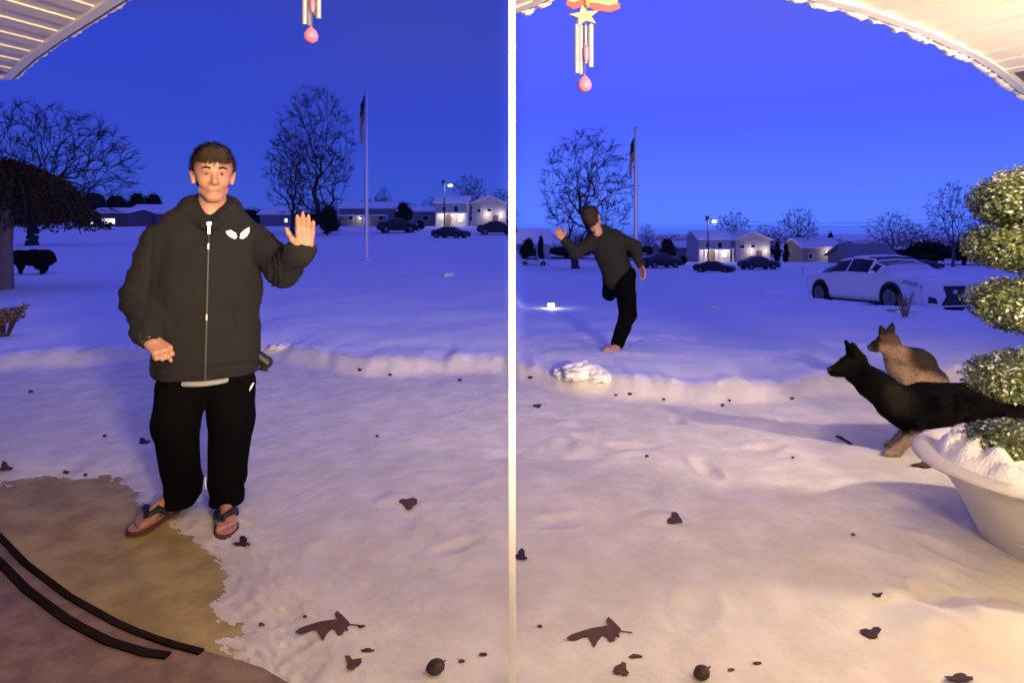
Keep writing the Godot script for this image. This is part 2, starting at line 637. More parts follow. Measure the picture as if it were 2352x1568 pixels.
func dusk() -> Image:
	var w := 720
	var h := 360
	var im := Image.create(w, h, false, Image.FORMAT_RGBF)
	for y in h:
		var el := 90.0 - (y + 0.5) / h * 180.0
		var t := clampf(el / 11.0, 0.0, 1.0)
		var t2 := clampf((el - 11.0) / 16.0, 0.0, 1.0)
		var l := Vector3(0.046, 0.094, 0.62).lerp(Vector3(0.030, 0.062, 0.60), smoothstep(0.0, 1.0, t)).lerp(Vector3(0.026, 0.040, 0.44), smoothstep(0.0, 1.0, t2))
		var r := Vector3(0.105, 0.215, 1.20).lerp(Vector3(0.072, 0.120, 1.18), smoothstep(0.0, 1.0, t)).lerp(Vector3(0.092, 0.110, 0.95), smoothstep(0.0, 1.0, t2))
		for x in w:
			var az := (x + 0.5) / w * 360.0      # the middle column looks back over the house
			if az > 180.0:
				az -= 360.0
			var k := smoothstep(-1.3, 1.3, az) * smoothstep(178.0, 120.0, az)     # the last light lies to the right
			var c := l.lerp(r, k)
			var d := Vector3(sin(deg_to_rad(az)) * cos(deg_to_rad(el)), sin(deg_to_rad(el)), cos(deg_to_rad(az)) * cos(deg_to_rad(el)))
			var veil := clampf(0.5 + 1.1 * nz.get_noise_3d(d.x * 130.0, d.y * 260.0, d.z * 130.0), 0.0, 1.0) * smoothstep(5.0, 20.0, el)      # thin high cloud
			c = c.lerp(Vector3(0.125, 0.125, 0.55) * lerpf(0.6, 1.15, k) * (1.0 + 0.5 * smoothstep(20.0, 60.0, el)), lerpf(0.55, 0.85, smoothstep(20.0, 60.0, el)) * veil)  # cloud thickened and brightened overhead, out of view, to light the snow
			im.set_pixel(x, y, Color(c.x, c.y, c.z))
	return im

func lamp_energy(o: Light3D, e: float, c: Color, size: float) -> void:
	o.light_color = c.linear_to_srgb()
	o.light_energy = e
	o.light_size = size
	o.shadow_enabled = true

func floodlight(at: Vector3, towards: Vector3, e: float) -> void:
	var t := thing("floodlight", "large square frosted porch light on the front wall of the house", "lamp", at)
	t.look_at(towards, Vector3.UP)
	var mb := MB.new()
	mb.box(Vector3(0, 0, 0.12), Vector3(0.78, 0.66, 0.14), Basis(), 0.02)
	mb.tube([Vector3(0, 0, 0.18), Vector3(0, 0.02, 0.55)], [0.03, 0.03], 10)
	part("housing", mb.mesh(), M.white_paint, t)
	mb = MB.new()
	mb.box(Vector3(0, 0, 0.04), Vector3(0.72, 0.60, 0.02), Basis(), 0.004)
	part("lamp_lens", mb.mesh(), M.lamp_glass, t)
	var s := SpotLight3D.new()
	s.name = "flood_beam"
	s.spot_angle = 62.0
	s.spot_angle_attenuation = 1.0
	s.spot_range = 60.0
	s.spot_attenuation = 2.0
	lamp_energy(s, e, Color(1.0, 0.735, 0.47), 0.27)
	t.add_child(s)
	s.position = Vector3(0, 0, -0.02)

func wall_lantern(at: Vector3, e: float) -> void:
	var t := thing("wall_lantern", "lit wall lantern beside the planter on the side wall", "lamp", at)
	var mb := MB.new()
	mb.box(Vector3(0.30, 0.0, 0), Vector3(0.03, 0.2, 0.11), Basis(), 0.006)
	mb.tube([Vector3(0.29, 0.1, 0), Vector3(0.15, 0.2, 0), Vector3(0, 0.19, 0)], [0.012, 0.012, 0.012], 8)
	part("bracket", mb.mesh(), M.black, t)
	mb = MB.new()
	mb.lathe([Vector2(0.0, 0.2), Vector2(0.05, 0.18), Vector2(0.10, 0.125), Vector2(0.0, 0.12)], Vector3.ZERO, 16)
	part("cap", mb.mesh(), M.black, t)
	mb = MB.new()
	mb.lathe([Vector2(0.0, -0.13), Vector2(0.05, -0.125), Vector2(0.06, -0.105), Vector2(0.0, -0.10)], Vector3.ZERO, 16)
	part("base", mb.mesh(), M.black, t)
	mb = MB.new()
	mb.lathe([Vector2(0.0, -0.09), Vector2(0.06, -0.085), Vector2(0.085, 0.09), Vector2(0.0, 0.10)], Vector3.ZERO, 16)
	part("lamp_glass", mb.mesh(), M.lamp_glass, t)
	var s := OmniLight3D.new()
	s.name = "lantern_light"
	s.omni_range = 30.0
	s.omni_attenuation = 2.0
	lamp_energy(s, e, Color(1.0, 0.76, 0.54), 0.06)
	t.add_child(s)

# ------------------------------------------------------------------ snow and slab
func land() -> void:
	for p in [[20, 1095], [110, 1082], [225, 1096], [300, 1130], [350, 1168], [400, 1200], [440, 1225], [452, 1262], [500, 1296], [505, 1340], [490, 1395], [520, 1440], [470, 1500], [560, 1600], [-400, 1600], [-400, 1240], [-40, 1150]]:
		melt.append(on_flat(p[0], p[1], 0.02))
	for p in [[1770, 640, 22.0], [1850, 668, 18.6], [1960, 690, 15.8], [2085, 716, 13.6], [2220, 745, 12.8], [2600, 770, 13.0], [2700, 640, 26.0], [2200, 632, 28.0], [1850, 628, 26.0]]:
		drive.append(Vector2((p[0] - MIDX) / FOCAL * p[2], p[2]))
	for k in 26:            # old footprints pressed into the snow on the slab
		var x := rng.randf_range(-0.9, 2.2)
		var z := rng.randf_range(2.2, 5.2)
		var a := rng.randf_range(0.0, TAU)
		dents.append([x, z, rng.randf_range(0.05, 0.08), rng.randf_range(0.12, 0.17), rng.randf_range(0.008, 0.018), cos(a), sin(a)])
	for p in [[1520, 1190, 0.10, 0.08, -0.014], [905, 1150, 0.10, 0.08, -0.012], [2290, 1440, 0.35, 0.16, -0.04]]:
		var q := on_flat(p[0], p[1], 0.03)
		dents.append([q.x, q.y, p[2], p[3], p[4], 1.0, 0.0])
	for k in 10:            # paw and foot marks in the yard behind the ridge
		var x := rng.randf_range(0.6, 3.2)
		var z := rng.randf_range(6.2, 8.6)
		dents.append([x, z, rng.randf_range(0.05, 0.12), rng.randf_range(0.06, 0.16), rng.randf_range(0.02, 0.04), 1.0, 0.0])
	var us := []
	var u := -4.0
	while u < 4.0:
		us.append(u)
		var d := absf(u)
		u += 0.0046 if d < 0.86 else (0.02 if d < 1.2 else 0.08)
	var zs := []
	var z := 1.25
	while z < 600.0:
		zs.append(z)
		z *= 1.0065 if z < 3.7 else (1.0125 if z < 9.0 else 1.024)
	var mb := MB.new()
	for zz in zs:
		for uu in us:
			mb.v.append(Vector3(uu * zz, ground(uu * zz, zz), -zz))
	var nu := us.size()
	for j in zs.size() - 1:
		for i in nu - 1:
			var a := j * nu + i
			mb.i.append_array(PackedInt32Array([a, a + nu, a + 1, a + 1, a + nu, a + nu + 1]))
	mb.n.resize(mb.v.size())
	mb.c.resize(mb.v.size())
	mb.c.fill(Color.WHITE)
	mb.smooth()
	# the trodden snow on the paved forecourt has lamp warmth put into its colour, the lawn none: two sheets that meet on the ridge
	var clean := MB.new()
	var warm_tint := MB.new()
	for q in [clean, warm_tint]:
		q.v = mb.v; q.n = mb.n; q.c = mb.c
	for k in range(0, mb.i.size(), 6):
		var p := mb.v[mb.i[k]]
		(warm_tint if -p.z < ridge(p.x) - 0.02 + 0.09 * nz_fine.get_noise_2d(p.x * 300.0, p.z * 300.0) else clean).i.append_array(mb.i.slice(k, k + 6))
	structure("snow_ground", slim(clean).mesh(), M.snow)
	structure("warm_tint_snow", slim(warm_tint).mesh(), M.warm_tint)
	mb = MB.new()
	mb.box(Vector3(-2.0, -0.1, -3.0), Vector3(9.0, 0.2, 3.2), Basis(), 0.01)
	structure("concrete_slab", mb.mesh(), M.concrete)

func slim(a: MB) -> MB:        # drop the vertices that no face uses
	var out := MB.new()
	var to := PackedInt32Array()
	to.resize(a.v.size())
	to.fill(-1)
	for k in a.i:
		if to[k] < 0:
			to[k] = out.vert(a.v[k], a.n[k])
		out.i.append(to[k])
	return out

func arc(pts: Array, y: float, width: float, h: float, m: Material, called: String, parent: Node3D) -> void:
	var mb := MB.new()
	for k in pts.size() - 1:
		pass
	var left := PackedVector2Array()
	var right := PackedVector2Array()
	for k in pts.size():
		var a: Vector2 = pts[maxi(k - 1, 0)]
		var b: Vector2 = pts[mini(k + 1, pts.size() - 1)]
		var t := (b - a).normalized()
		var o := Vector2(-t.y, t.x) * width * 0.5
		left.append(pts[k] + o)
		right.append(pts[k] - o)
	right.reverse()
	left.append_array(right)
	mb.prism(left, Transform3D(Basis(Vector3(1, 0, 0), Vector3(0, 0, -1), Vector3(0, 1, 0)), Vector3(0, y, 0)), h)
	part(called, mb.mesh(), m, parent)

func bow(keys: Array, steps := 24) -> Array:       # smooth curve through points
	var c := Curve2D.new()
	for k in keys.size():
		var a: Vector2 = keys[maxi(k - 1, 0)]
		var b: Vector2 = keys[mini(k + 1, keys.size() - 1)]
		var t := (b - a) / 6.0
		c.add_point(keys[k], -t, t)
	var out := []
	for k in steps + 1:
		out.append(c.sample_baked(c.get_baked_length() * k / steps))
	return out

# ------------------------------------------------------------------ porch: roof, step, and the added dividing post
func porch() -> void:
	var step := thing("porch_step", "brown stone doorstep with two curved dark strips along its edge", "step", Vector3.ZERO)
	var keys := []
	for p in [[-330, 1040], [-160, 1140], [0, 1248], [110, 1340], [240, 1420], [370, 1475], [470, 1502], [600, 1540], [700, 1600]]:
		keys.append(on_flat(p[0], p[1], 0.0))
	var outer := bow(keys, 40)
	var poly := PackedVector2Array(outer)
	poly.append(Vector2(-0.6, 1.2))
	poly.append(Vector2(-5.0, 1.2))
	poly.append(Vector2(-5.0, outer[0].y))
	var mb := MB.new()
	mb.prism(poly, Transform3D(Basis(Vector3(1, 0, 0), Vector3(0, 0, -1), Vector3(0, 1, 0)), Vector3(0, -0.1, 0)), 0.112)
	part("tread", mb.mesh(), M.floor, step)
	var strip1 := []
	var strip2 := []
	for p in [[-330, 1025], [-160, 1122], [-10, 1225], [60, 1298], [160, 1373], [280, 1440], [380, 1478], [462, 1499]]:
		strip1.append(on_flat(p[0], p[1], 0.013))
	for p in [[-330, 1085], [-160, 1180], [-10, 1284], [60, 1356], [160, 1430], [250, 1476], [330, 1500], [385, 1508]]:
		strip2.append(on_flat(p[0], p[1], 0.013))
	arc(bow(strip1, 36), 0.0125, 0.024, 0.008, M.brownish, "dark_strip", step)  # two dark brown strips raised a little above the tread
	arc(bow(strip2, 36), 0.0125, 0.030, 0.008, M.brownish, "dark_strip", step)

	# the roof over the porch: its front edge swings out to both sides
	var yc := 2.45
	var edge := []
	for p in [[-500, 172], [-150, 176], [14, 179], [60, 135], [130, 84], [200, 38], [258, 0], [330, -45]]:
		edge.append(on_flat(p[0], p[1], yc))
	edge.append_array([Vector2(-0.9, 2.86), Vector2(-0.006, 2.88)])
	var mid := edge.size()
	for p in [[1178, 22], [1205, 17], [1236, 0], [1262, -25]]:
		edge.append(on_flat(p[0], p[1], yc))
	edge.append(Vector2(0.5, 2.88))
	for p in [[1800, -35], [1895, 0], [1975, 17], [2050, 44], [2120, 68], [2180, 97], [2240, 125], [2290, 155], [2352, 207], [2450, 262], [2700, 330]]:
		edge.append(on_flat(p[0], p[1], yc))
	var outline := PackedVector2Array(edge)
	outline.append(Vector2(9.0, -2.7))
	outline.append(Vector2(-8.0, -2.7))
	var roof := thing("porch_roof", "cream boarded porch roof with lumpy snow along its curved eave", "roof", Vector3.ZERO)
	var flat := Basis(Vector3(1, 0, 0), Vector3(0, 0, -1), Vector3(0, 1, 0))
	mb = MB.new()
	mb.prism(outline, Transform3D(flat, Vector3(0, yc + 0.035, 0)), 0.2)
	part("roof_slab", mb.mesh(), M.roof, roof)
	for side in [-1.0, 1.0]:          # boards run in towards the middle
		var d := Vector2(0.39 * -side, 0.92).normalized()
		var nrm := Vector2(d.y, -d.x)
		var half := PackedVector2Array([Vector2(0.6, -2.6), Vector2(0.6, 9.0), Vector2(side * 9.0 + 0.0, 9.0), Vector2(side * 9.0, -2.6)])
		for k in range(-34, 35):
			var c := nrm * (k * 0.145)
			for sub in [0]:
				var w0 := c - nrm * 0.0685
				var w1 := c + nrm * 0.0685
				var strip := PackedVector2Array([w0 - d * 12.0, w1 - d * 12.0, w1 + d * 12.0, w0 + d * 12.0])
				for q in Geometry2D.intersect_polygons(strip, half):
					for q2 in Geometry2D.intersect_polygons(q, outline):
						if q2.size() < 3:
							continue
						mb = MB.new()
						var odd: bool = posmod(k, 2) == 0
						mb.prism(q2, Transform3D(flat, Vector3(0, yc + (0.0 if odd else 0.008), 0)), 0.03)
						part("soffit_board", mb.mesh(), M.soffit, roof)
	# trim, gutter lip and snow along the eave
	for part_of in [[0, mid], [mid, edge.size()]]:
		var run := []
		for k in range(part_of[0], part_of[1]):
			run.append(edge[k])
		var right: bool = part_of[0] > 0
		var fine := bow(run, 60)
		arc(fine, yc - 0.012, 0.05, 0.2, M.trim, "fascia_board", roof)
		var off := []
		var snow := []
		for k in fine.size():
			var a: Vector2 = fine[maxi(k - 1, 0)]
			var b: Vector2 = fine[mini(k + 1, fine.size() - 1)]
			var t := (b - a).normalized()
			var o := Vector2(-t.y, t.x)
			if o.y < 0.0:
				o = -o
			off.append(fine[k] + o * 0.035)
			snow.append(fine[k] + o * (0.062 if right else 0.055))
		arc(off, yc - 0.004, 0.020, 0.07, M.gutter, "gutter", roof)
		var pts := []
		var rad := []
		for k in 420:
			var f := k / 419.0 * (snow.size() - 1)
			var i := mini(int(f), snow.size() - 2)
			var p: Vector2 = snow[i].lerp(snow[i + 1], f - i)
			var r: float = (0.030 if right else 0.015) * (1.0 + 0.9 * nz_fine.get_noise_2d(p.x * 900.0, p.y * 900.0) + 0.45 * nz_fine.get_noise_2d(p.x * 3200.0, p.y * 3200.0))
			pts.append(W(p.x, yc + 0.018 + 0.01 * nz_fine.get_noise_2d(p.x * 1500.0, 7.0), p.y))
			rad.append(maxf(r, 0.006))
		mb = MB.new()
		mb.tube(pts, rad, 8)
		mb.smooth()
		part("eave_snow", mb.mesh(), M.snow_small, roof)
	mb = MB.new()
	mb.prism(outline, Transform3D(flat, Vector3(0, yc + 0.24, 0)), 0.12)
	part("roof_snow", mb.mesh(), M.snow_small, roof)

	var post := thing("white_post", "slim white square post made up for the dividing strip between the two halves", "post", W(0, 0, 1.9))  # no real porch part: added as the strip dividing the two halves
	mb = MB.new()
	mb.box(Vector3(0, 1.235, 0), Vector3(0.0205, 2.43, 0.0205), Basis(), 0.0015)
	part("shaft", mb.mesh(), M.white_paint, post)
	mb = MB.new()
	mb.box(Vector3(0, 0.01, 0), Vector3(0.09, 0.02, 0.09), Basis(), 0.004)
	part("base_plate", mb.mesh(), M.white_paint, post)

	var house := thing("porch_house", "pale sided house behind the porch with an added upper wall", "house", Vector3.ZERO)
	mb = MB.new()
	mb.box(W(0.5, 1.2, -2.75), Vector3(17.0, 2.8, 0.2), Basis(), 0.01)
	part("wall", mb.mesh(), M.siding, house)
	mb = MB.new()
	mb.box(W(0.5, 4.6, -2.76), Vector3(17.0, 3.6, 0.2), Basis(), 0.01)
	part("added_upper_wall", mb.mesh(), M.siding, house)  # unseen storey added to keep blue sky light off the near snow
	mb = MB.new()
	mb.box(W(3.75, 1.2, 0.1), Vector3(0.2, 2.44, 5.4), Basis(), 0.01)
	part("side_wall", mb.mesh(), M.siding, house)
	var knee := thing("shade_wall", "added low white wall out of view that shades the near snow", "wall", W(-0.7, 0.0, -0.6))  # unseen wall added only to shade the nearest ground from the floodlight
	mb = MB.new()
	mb.box(Vector3(0, 0.69, 0), Vector3(8.6, 1.34, 0.12), Basis(), 0.01)
	part("panel", mb.mesh(), M.siding, knee)
	mb = MB.new()
	mb.box(Vector3(0, 1.385, 0), Vector3(8.6, 0.05, 0.2), Basis(), 0.01)
	part("coping", mb.mesh(), M.white_paint, knee)
	mb = MB.new()
	mb.box(W(0.5, -0.06, -0.75), Vector3(17.0, 0.14, 4.0), Basis(), 0.01)
	structure("porch_floor", mb.mesh(), M.floor)

	wind_chime(at_depth(715, 0, 2.55), 2.45, "wind chime with silver tubes and pink drop hanging above the waving person", -0.112)
	wind_chime(at_depth(1341, 0, 2.55), 2.45, "wind chime with orange star and pink drop hanging beside the white post", 0.078)
	topiary()

func wind_chime(top: Vector3, ceiling: float, label: String, drop: float) -> void:
	# origin at the level of the star's underside
	var s := 1.0
	var at := Vector3(top.x, top.y - drop, top.z)
	var t := thing("wind_chime", label, "wind chime", at, 0.0, "wind chimes under the porch roof")
	var mb := MB.new()
	var star := PackedVector2Array()
	for k in 10:
		var a := TAU * k / 10.0 + PI / 2 + 0.18
		var r := 0.060 if k % 2 == 0 else 0.026
		star.append(Vector2(cos(a), sin(a) * 0.72) * r)
	mb.prism(star, Transform3D(Basis(), Vector3(0.002, 0.012, 0.004)), 0.012)
	part("star", mb.mesh(), M.chime_orange, t)
	var spots := [[-0.026, 0.208, 0.010, 0.0], [-0.009, 0.210, 0.008, -0.012], [0.028, 0.185, 0.010, 0.0], [0.010, 0.165, 0.008, -0.02]]
	for p in spots:
		mb = MB.new()
		mb.tube([Vector3(p[0], -0.018, p[3]), Vector3(p[0], -0.018 - p[1] + 0.018, p[3])], [p[2], p[2]], 12)
		mb.tube([Vector3(p[0], 0.02, p[3]), Vector3(p[0], -0.018, p[3])], [0.0016, 0.0016], 5)
		part("tube", mb.mesh(), M.chrome, t)
	mb = MB.new()
	mb.tube([Vector3(0.004, 0.02, 0.012), Vector3(0.003, -0.225, 0.012)], [0.002, 0.002], 5)
	part("cord", mb.mesh(), M.string, t)
	mb = MB.new()
	mb.lathe([Vector2(0.0, 0.03), Vector2(0.008, 0.02), Vector2(0.011, 0.0), Vector2(0.007, -0.03), Vector2(0.0, -0.035)], Vector3(0.008, -0.13, 0.012), 12)
	part("clapper", mb.mesh(), M.pink, t)
	mb = MB.new()
	mb.lathe([Vector2(0.0, 0.036), Vector2(0.006, 0.028), Vector2(0.022, 0.012), Vector2(0.0285, -0.006), Vector2(0.024, -0.022), Vector2(0.012, -0.031), Vector2(0.0, -0.033)], Vector3(0.002, -0.250, 0.012), 18)
	part("drop", mb.mesh(), M.pink, t)
	# the painted butterfly on top
	var wing := PackedVector2Array([Vector2(0.0, 0.0), Vector2(0.03, -0.012), Vector2(0.085, -0.020), Vector2(0.118, -0.008), Vector2(0.122, 0.018), Vector2(0.10, 0.05), Vector2(0.05, 0.085), Vector2(0.01, 0.06)])
	var rim := PackedVector2Array([Vector2(-0.004, -0.008), Vector2(0.03, -0.024), Vector2(0.09, -0.033), Vector2(0.128, -0.018), Vector2(0.128, 0.002), Vector2(0.085, -0.006), Vector2(0.03, 0.004), Vector2(0.0, 0.008)])
	for sx in [1.0, -0.62]:
		var b := Basis(Vector3(sx, 0, 0), Vector3(0, 1, 0), Vector3(0, 0, 1)) 
		var w2 := PackedVector2Array()
		var r2 := PackedVector2Array()
		for p in wing:
			w2.append(Vector2(p.x * sx, p.y + (0.012 if sx < 0 else 0.0)))
		for p in rim:
			r2.append(Vector2(p.x * sx, p.y + (0.012 if sx < 0 else 0.0)))
		mb = MB.new()
		mb.prism(w2, Transform3D(Basis(), Vector3(0.012, 0.060, 0.0)), 0.006)
		part("wing", mb.mesh(), M.chime_green, t)
		mb = MB.new()
		mb.prism(r2, Transform3D(Basis(), Vector3(0.012, 0.060, 0.005)), 0.006)
		part("wing_edge", mb.mesh(), M.chime_red, t)
	mb = MB.new()
	mb.ball(Vector3(0.012, 0.075, 0.01), Vector3(0.014, 0.035, 0.014), Basis(), 12, 8)
	part("body", mb.mesh(), M.chime_olive, t)
	mb = MB.new()
	mb.tube([Vector3(0.012, 0.1, 0.0), Vector3(0.012, ceiling - at.y + 0.012, 0.0)], [0.0022, 0.0022], 5)
	part("hanger", mb.mesh(), M.string, t)

# ------------------------------------------------------------------ plants
func leaf_shape(mb: MB, p: Vector3, out: Vector3, size: float, cup: float) -> void:
	var side := out.cross(Vector3(rng.randf_range(-1, 1), rng.randf_range(-1, 1), rng.randf_range(-1, 1))).normalized()
	var along := side.cross(out).normalized()
	along = (along + out * rng.randf_range(-0.2, 0.9)).normalized()
	var nn := side.cross(along).normalized()
	if nn.dot(out) < 0.0:
		nn = -nn
	var a := mb.vert(p, nn)
	var b := mb.vert(p + along * size * 0.45 + side * size * 0.30 + nn * cup * size, (nn - side * 0.3).normalized())
	var c := mb.vert(p + along * size, nn)
	var d := mb.vert(p + along * size * 0.45 - side * size * 0.30 + nn * cup * size, (nn + side * 0.3).normalized())
	mb.tri(a, b, c)
	mb.tri(a, c, d)

func topiary() -> void:
	var ctr := W(2.275, 0.0, 2.76)
	var pl := thing("planter", "large pale tapered planter with a wide rim and snow heaped inside", "planter", ctr)
	var mb := MB.new()
	mb.lathe([Vector2(0.0, 0.0), Vector2(0.22, 0.0), Vector2(0.235, 0.01), Vector2(0.32, 0.2), Vector2(0.405, 0.335), Vector2(0.41, 0.35), Vector2(0.37, 0.355), Vector2(0.34, 0.33), Vector2(0.0, 0.32)], Vector3.ZERO, 56)
	part("bowl", mb.mesh(), M.planter, pl)
	mb = MB.new()
	mb.lathe([Vector2(0.40, 0.345), Vector2(0.475, 0.352), Vector2(0.497, 0.362), Vector2(0.50, 0.372), Vector2(0.49, 0.386), Vector2(0.46, 0.393), Vector2(0.42, 0.385), Vector2(0.385, 0.36), Vector2(0.38, 0.34)], Vector3.ZERO, 56)
	part("rim", mb.mesh(), M.planter, pl)
	mb = MB.new()
	for k in 2:
		var y := 0.10 + 0.035 * k
		var pts := []
		for s in 9:
			var a := PI * 0.72 + s * 0.05
			var r := lerpf(0.235, 0.32, (y - 0.01) / 0.19) + 0.002
			pts.append(Vector3(cos(a) * r, y, sin(a) * r))
		mb.tube(pts, [0.003, 0.008, 0.009, 0.009, 0.009, 0.009, 0.009, 0.008, 0.003], 6)
	part("moulding", mb.mesh(), M.planter, pl)
	# snow heaped in the bowl, clumpy towards the left
	mb = MB.new()
	var seg := 72
	for j in 25:
		for s in seg:
			var a := TAU * s / seg
			var r := 0.415 * j / 24.0
			var p := Vector3(cos(a) * r, 0, sin(a) * r)
			var left := smoothstep(0.0, 0.32, -p.x)
			var h := 0.372 + 0.085 * left * smoothstep(0.43, 0.33, r) * smoothstep(0.10, 0.30, r) + 0.06 * left * nz_fine.get_noise_2d(p.x * 1200.0, p.z * 1200.0) + 0.012 * nz_fine.get_noise_2d(p.x * 2600.0, p.z * 2600.0)
			p.y = lerpf(h, 0.35, smoothstep(0.39, 0.415, r))
			mb.vert(p, Vector3.UP)
	for j in 24:
		for s in seg:
			mb.quad(j * seg + s, j * seg + (s + 1) % seg, (j + 1) * seg + (s + 1) % seg, (j + 1) * seg + s)
	mb.smooth()
	part("snow_heap", mb.mesh(), M.snow_small, pl)

	var tr := thing("topiary_tree", "clipped evergreen topiary with rounded tiers growing from the pale planter", "topiary", ctr)
	mb = MB.new()
	var pts := []
	var rad := []
	for k in 16:
		var y := 0.34 + 1.2 * k / 15.0
		pts.append(Vector3(0.02 * sin(k * 1.3), y, 0.02 * cos(k * 1.1)))
		rad.append(0.022)
	mb.tube(pts, rad, 8)
	part("trunk", mb.mesh(), M.bark, tr)
	for d in [[2372, 455, 124, 72], [2380, 572, 144, 60], [2384, 705, 144, 66], [2382, 862, 142, 55], [2376, 1025, 130, 50]]:
		var c := at_depth(d[0], d[1], 2.76) - ctr
		var r := Vector3(d[2], d[3], d[2]) * 2.76 / FOCAL
		mb = MB.new()
		var tilt := Basis(Vector3(0, 0, 1), rng.randf_range(-0.12, 0.12))
		mb.ball(c, r * 0.84, tilt, 24, 16, nz_fine, 0.16, 1.6)
		part("inner_foliage", mb.mesh(), M.clipped, tr)
		mb = MB.new()
		for k in 5200:
			var dir := Vector3(rng.randfn(), rng.randfn(), rng.randfn()).normalized()
			var lump := 1.0 + 0.13 * nz_fine.get_noise_3dv(dir * 170.0 + c * 900.0)
			var q: Vector3 = c + tilt * (dir * r * lump * rng.randf_range(0.80, 1.01))
			var nn := (tilt * (dir / r)).normalized()
			var tone := rng.randf()
			mb.col = Color(0.05, 0.075, 0.025).lerp(Color(0.26, 0.32, 0.12), tone)
			mb.col = mb.col.lerp(Color(0.07, 0.11, 0.05), rng.randf() * 0.5)
			if rng.randf() < (0.38 if dir.y > 0.55 else 0.10):      # leaves that caught a little snow
				mb.col = Color(0.62, 0.64, 0.60)
			leaf_shape(mb, q, (nn + Vector3.UP * 0.25).normalized(), rng.randf_range(0.015, 0.025), 0.12)
		part("foliage", mb.mesh(), M.leaf, tr)

# a leafless tree: twig ends are strewn through the crown and joined to the nearest limb; limbs thicken with what they carry
func bare_tree(seed_: int, trunk_h: float, ctr: Vector3, rad: Vector3, ends: int, base_r: float, twig: float, sprays: int, trunks := 1, up := 0.25) -> Array:
	var r := RandomNumberGenerator.new()
	r.seed = seed_
	var pos := PackedVector3Array()
	var par := PackedInt32Array()
	for tnum in trunks:
		var lean := Vector3(r.randf_range(-0.06, 0.06), 0, r.randf_range(-0.06, 0.06)) + (Vector3(cos(tnum * 2.6), 0, sin(tnum * 2.6)) * 0.25 if trunks > 1 else Vector3.ZERO)
		var steps := 5
		for k in steps + 1:
			pos.append(Vector3(0, trunk_h * k / steps, 0) + lean * trunk_h * k / steps + (Vector3(r.randf_range(-1, 1), 0, r.randf_range(-1, 1)) * 0.03 * trunk_h if k > 0 else Vector3.ZERO))
			par.append(pos.size() - 2 if k > 0 else -1)
	var trunk_n := pos.size()
	var goals := []
	for k in ends:
		var d := Vector3(r.randfn(), r.randfn(), r.randfn()).normalized() * pow(r.randf(), 0.42)
		goals.append(ctr + d * rad)
	var foot := Vector3(0, trunk_h, 0)
	goals.sort_custom(func(a, b): return a.distance_squared_to(foot) < b.distance_squared_to(foot))
	var stepl := maxf(rad.x, rad.y) * 0.10
	var heading := PackedVector3Array()
	for k in pos.size():
		heading.append(Vector3.UP)
	for g in goals:
		var best := trunk_n - 1
		var bd := 1e9
		for k in range(3, pos.size()):
			var to: Vector3 = g - pos[k]
			var l2 := to.length_squared()
			if l2 * 0.3 > bd:
				continue
			var turn := 1.35 - to.dot(heading[k]) / sqrt(l2 + 1e-6)
			var d := l2 * turn * turn
			if d < bd:
				bd = d; best = k
		var from := pos[best]
		bd = from.distance_squared_to(g)
		var n := maxi(1, int(sqrt(bd) / stepl))
		var prev := best
		for k in range(1, n + 1):
			var f := float(k) / n
			var q: Vector3 = from.lerp(g, f) + Vector3.UP * up * sin(f * PI) * sqrt(bd) * 0.3
			if k < n:
				q += Vector3(r.randf_range(-1, 1), r.randf_range(-1, 1), r.randf_range(-1, 1)) * stepl * 0.09
			pos.append(q)
			par.append(prev)
			heading.append((q - pos[prev]).normalized())
			prev = pos.size() - 1
	var carry := PackedFloat32Array()
	carry.resize(pos.size())
	var kids := PackedInt32Array()
	kids.resize(pos.size())
	for k in range(pos.size() - 1, -1, -1):
		carry[k] = maxf(carry[k], 1.0)
		if par[k] >= 0:
			carry[par[k]] += carry[k]
			kids[par[k]] += 1
	var total := carry[0]
	var rk := func(k: int) -> float:
		return maxf(twig, base_r * pow(carry[k] / total, 0.60))
	var trunk := MB.new()
	var crown := MB.new()
	for k in pos.size():
		if par[k] < 0:
			continue
		var ra: float = rk.call(par[k])
		var rb: float = rk.call(k)
		if k >= trunk_n:
			ra = minf(ra, rb * 1.5)
		(trunk if k < trunk_n else crown).tube([pos[par[k]], pos[k]], [ra * (1.25 if par[k] == 0 else 1.0), rb], 7 if k < trunk_n else (5 if rb > twig * 3.0 else 3), false)
		if kids[k] == 0 and k >= trunk_n:
			var dir := (pos[k] - pos[par[k]]).normalized()
			for s in sprays:
				var d2 := (dir + Vector3(r.randf_range(-1, 1), r.randf_range(-0.6, 1), r.randf_range(-1, 1)) * 0.8).normalized()
				var l := stepl * r.randf_range(0.6, 1.5)
				var start := pos[par[k]].lerp(pos[k], r.randf())
				var midp := start + d2 * l * 0.5 + Vector3(r.randf_range(-1, 1), r.randf_range(-1, 1), r.randf_range(-1, 1)) * l * 0.08
				crown.tube([start, midp, start + d2 * l], [twig, twig * 0.8, twig * 0.4], 3, false)
	return [trunk.mesh(), crown.mesh()]

func plant_tree(meshes: Array, at: Vector3, m: Material, called: String, label: String, turn := 0.0, sc := Vector3.ONE, category := "tree", group := "") -> Node3D:
	var t := thing(called, label, category, at, turn, group)
	t.scale = sc
	part("trunk", meshes[0], m, t)
	part("crown", meshes[1], m, t)
	return t

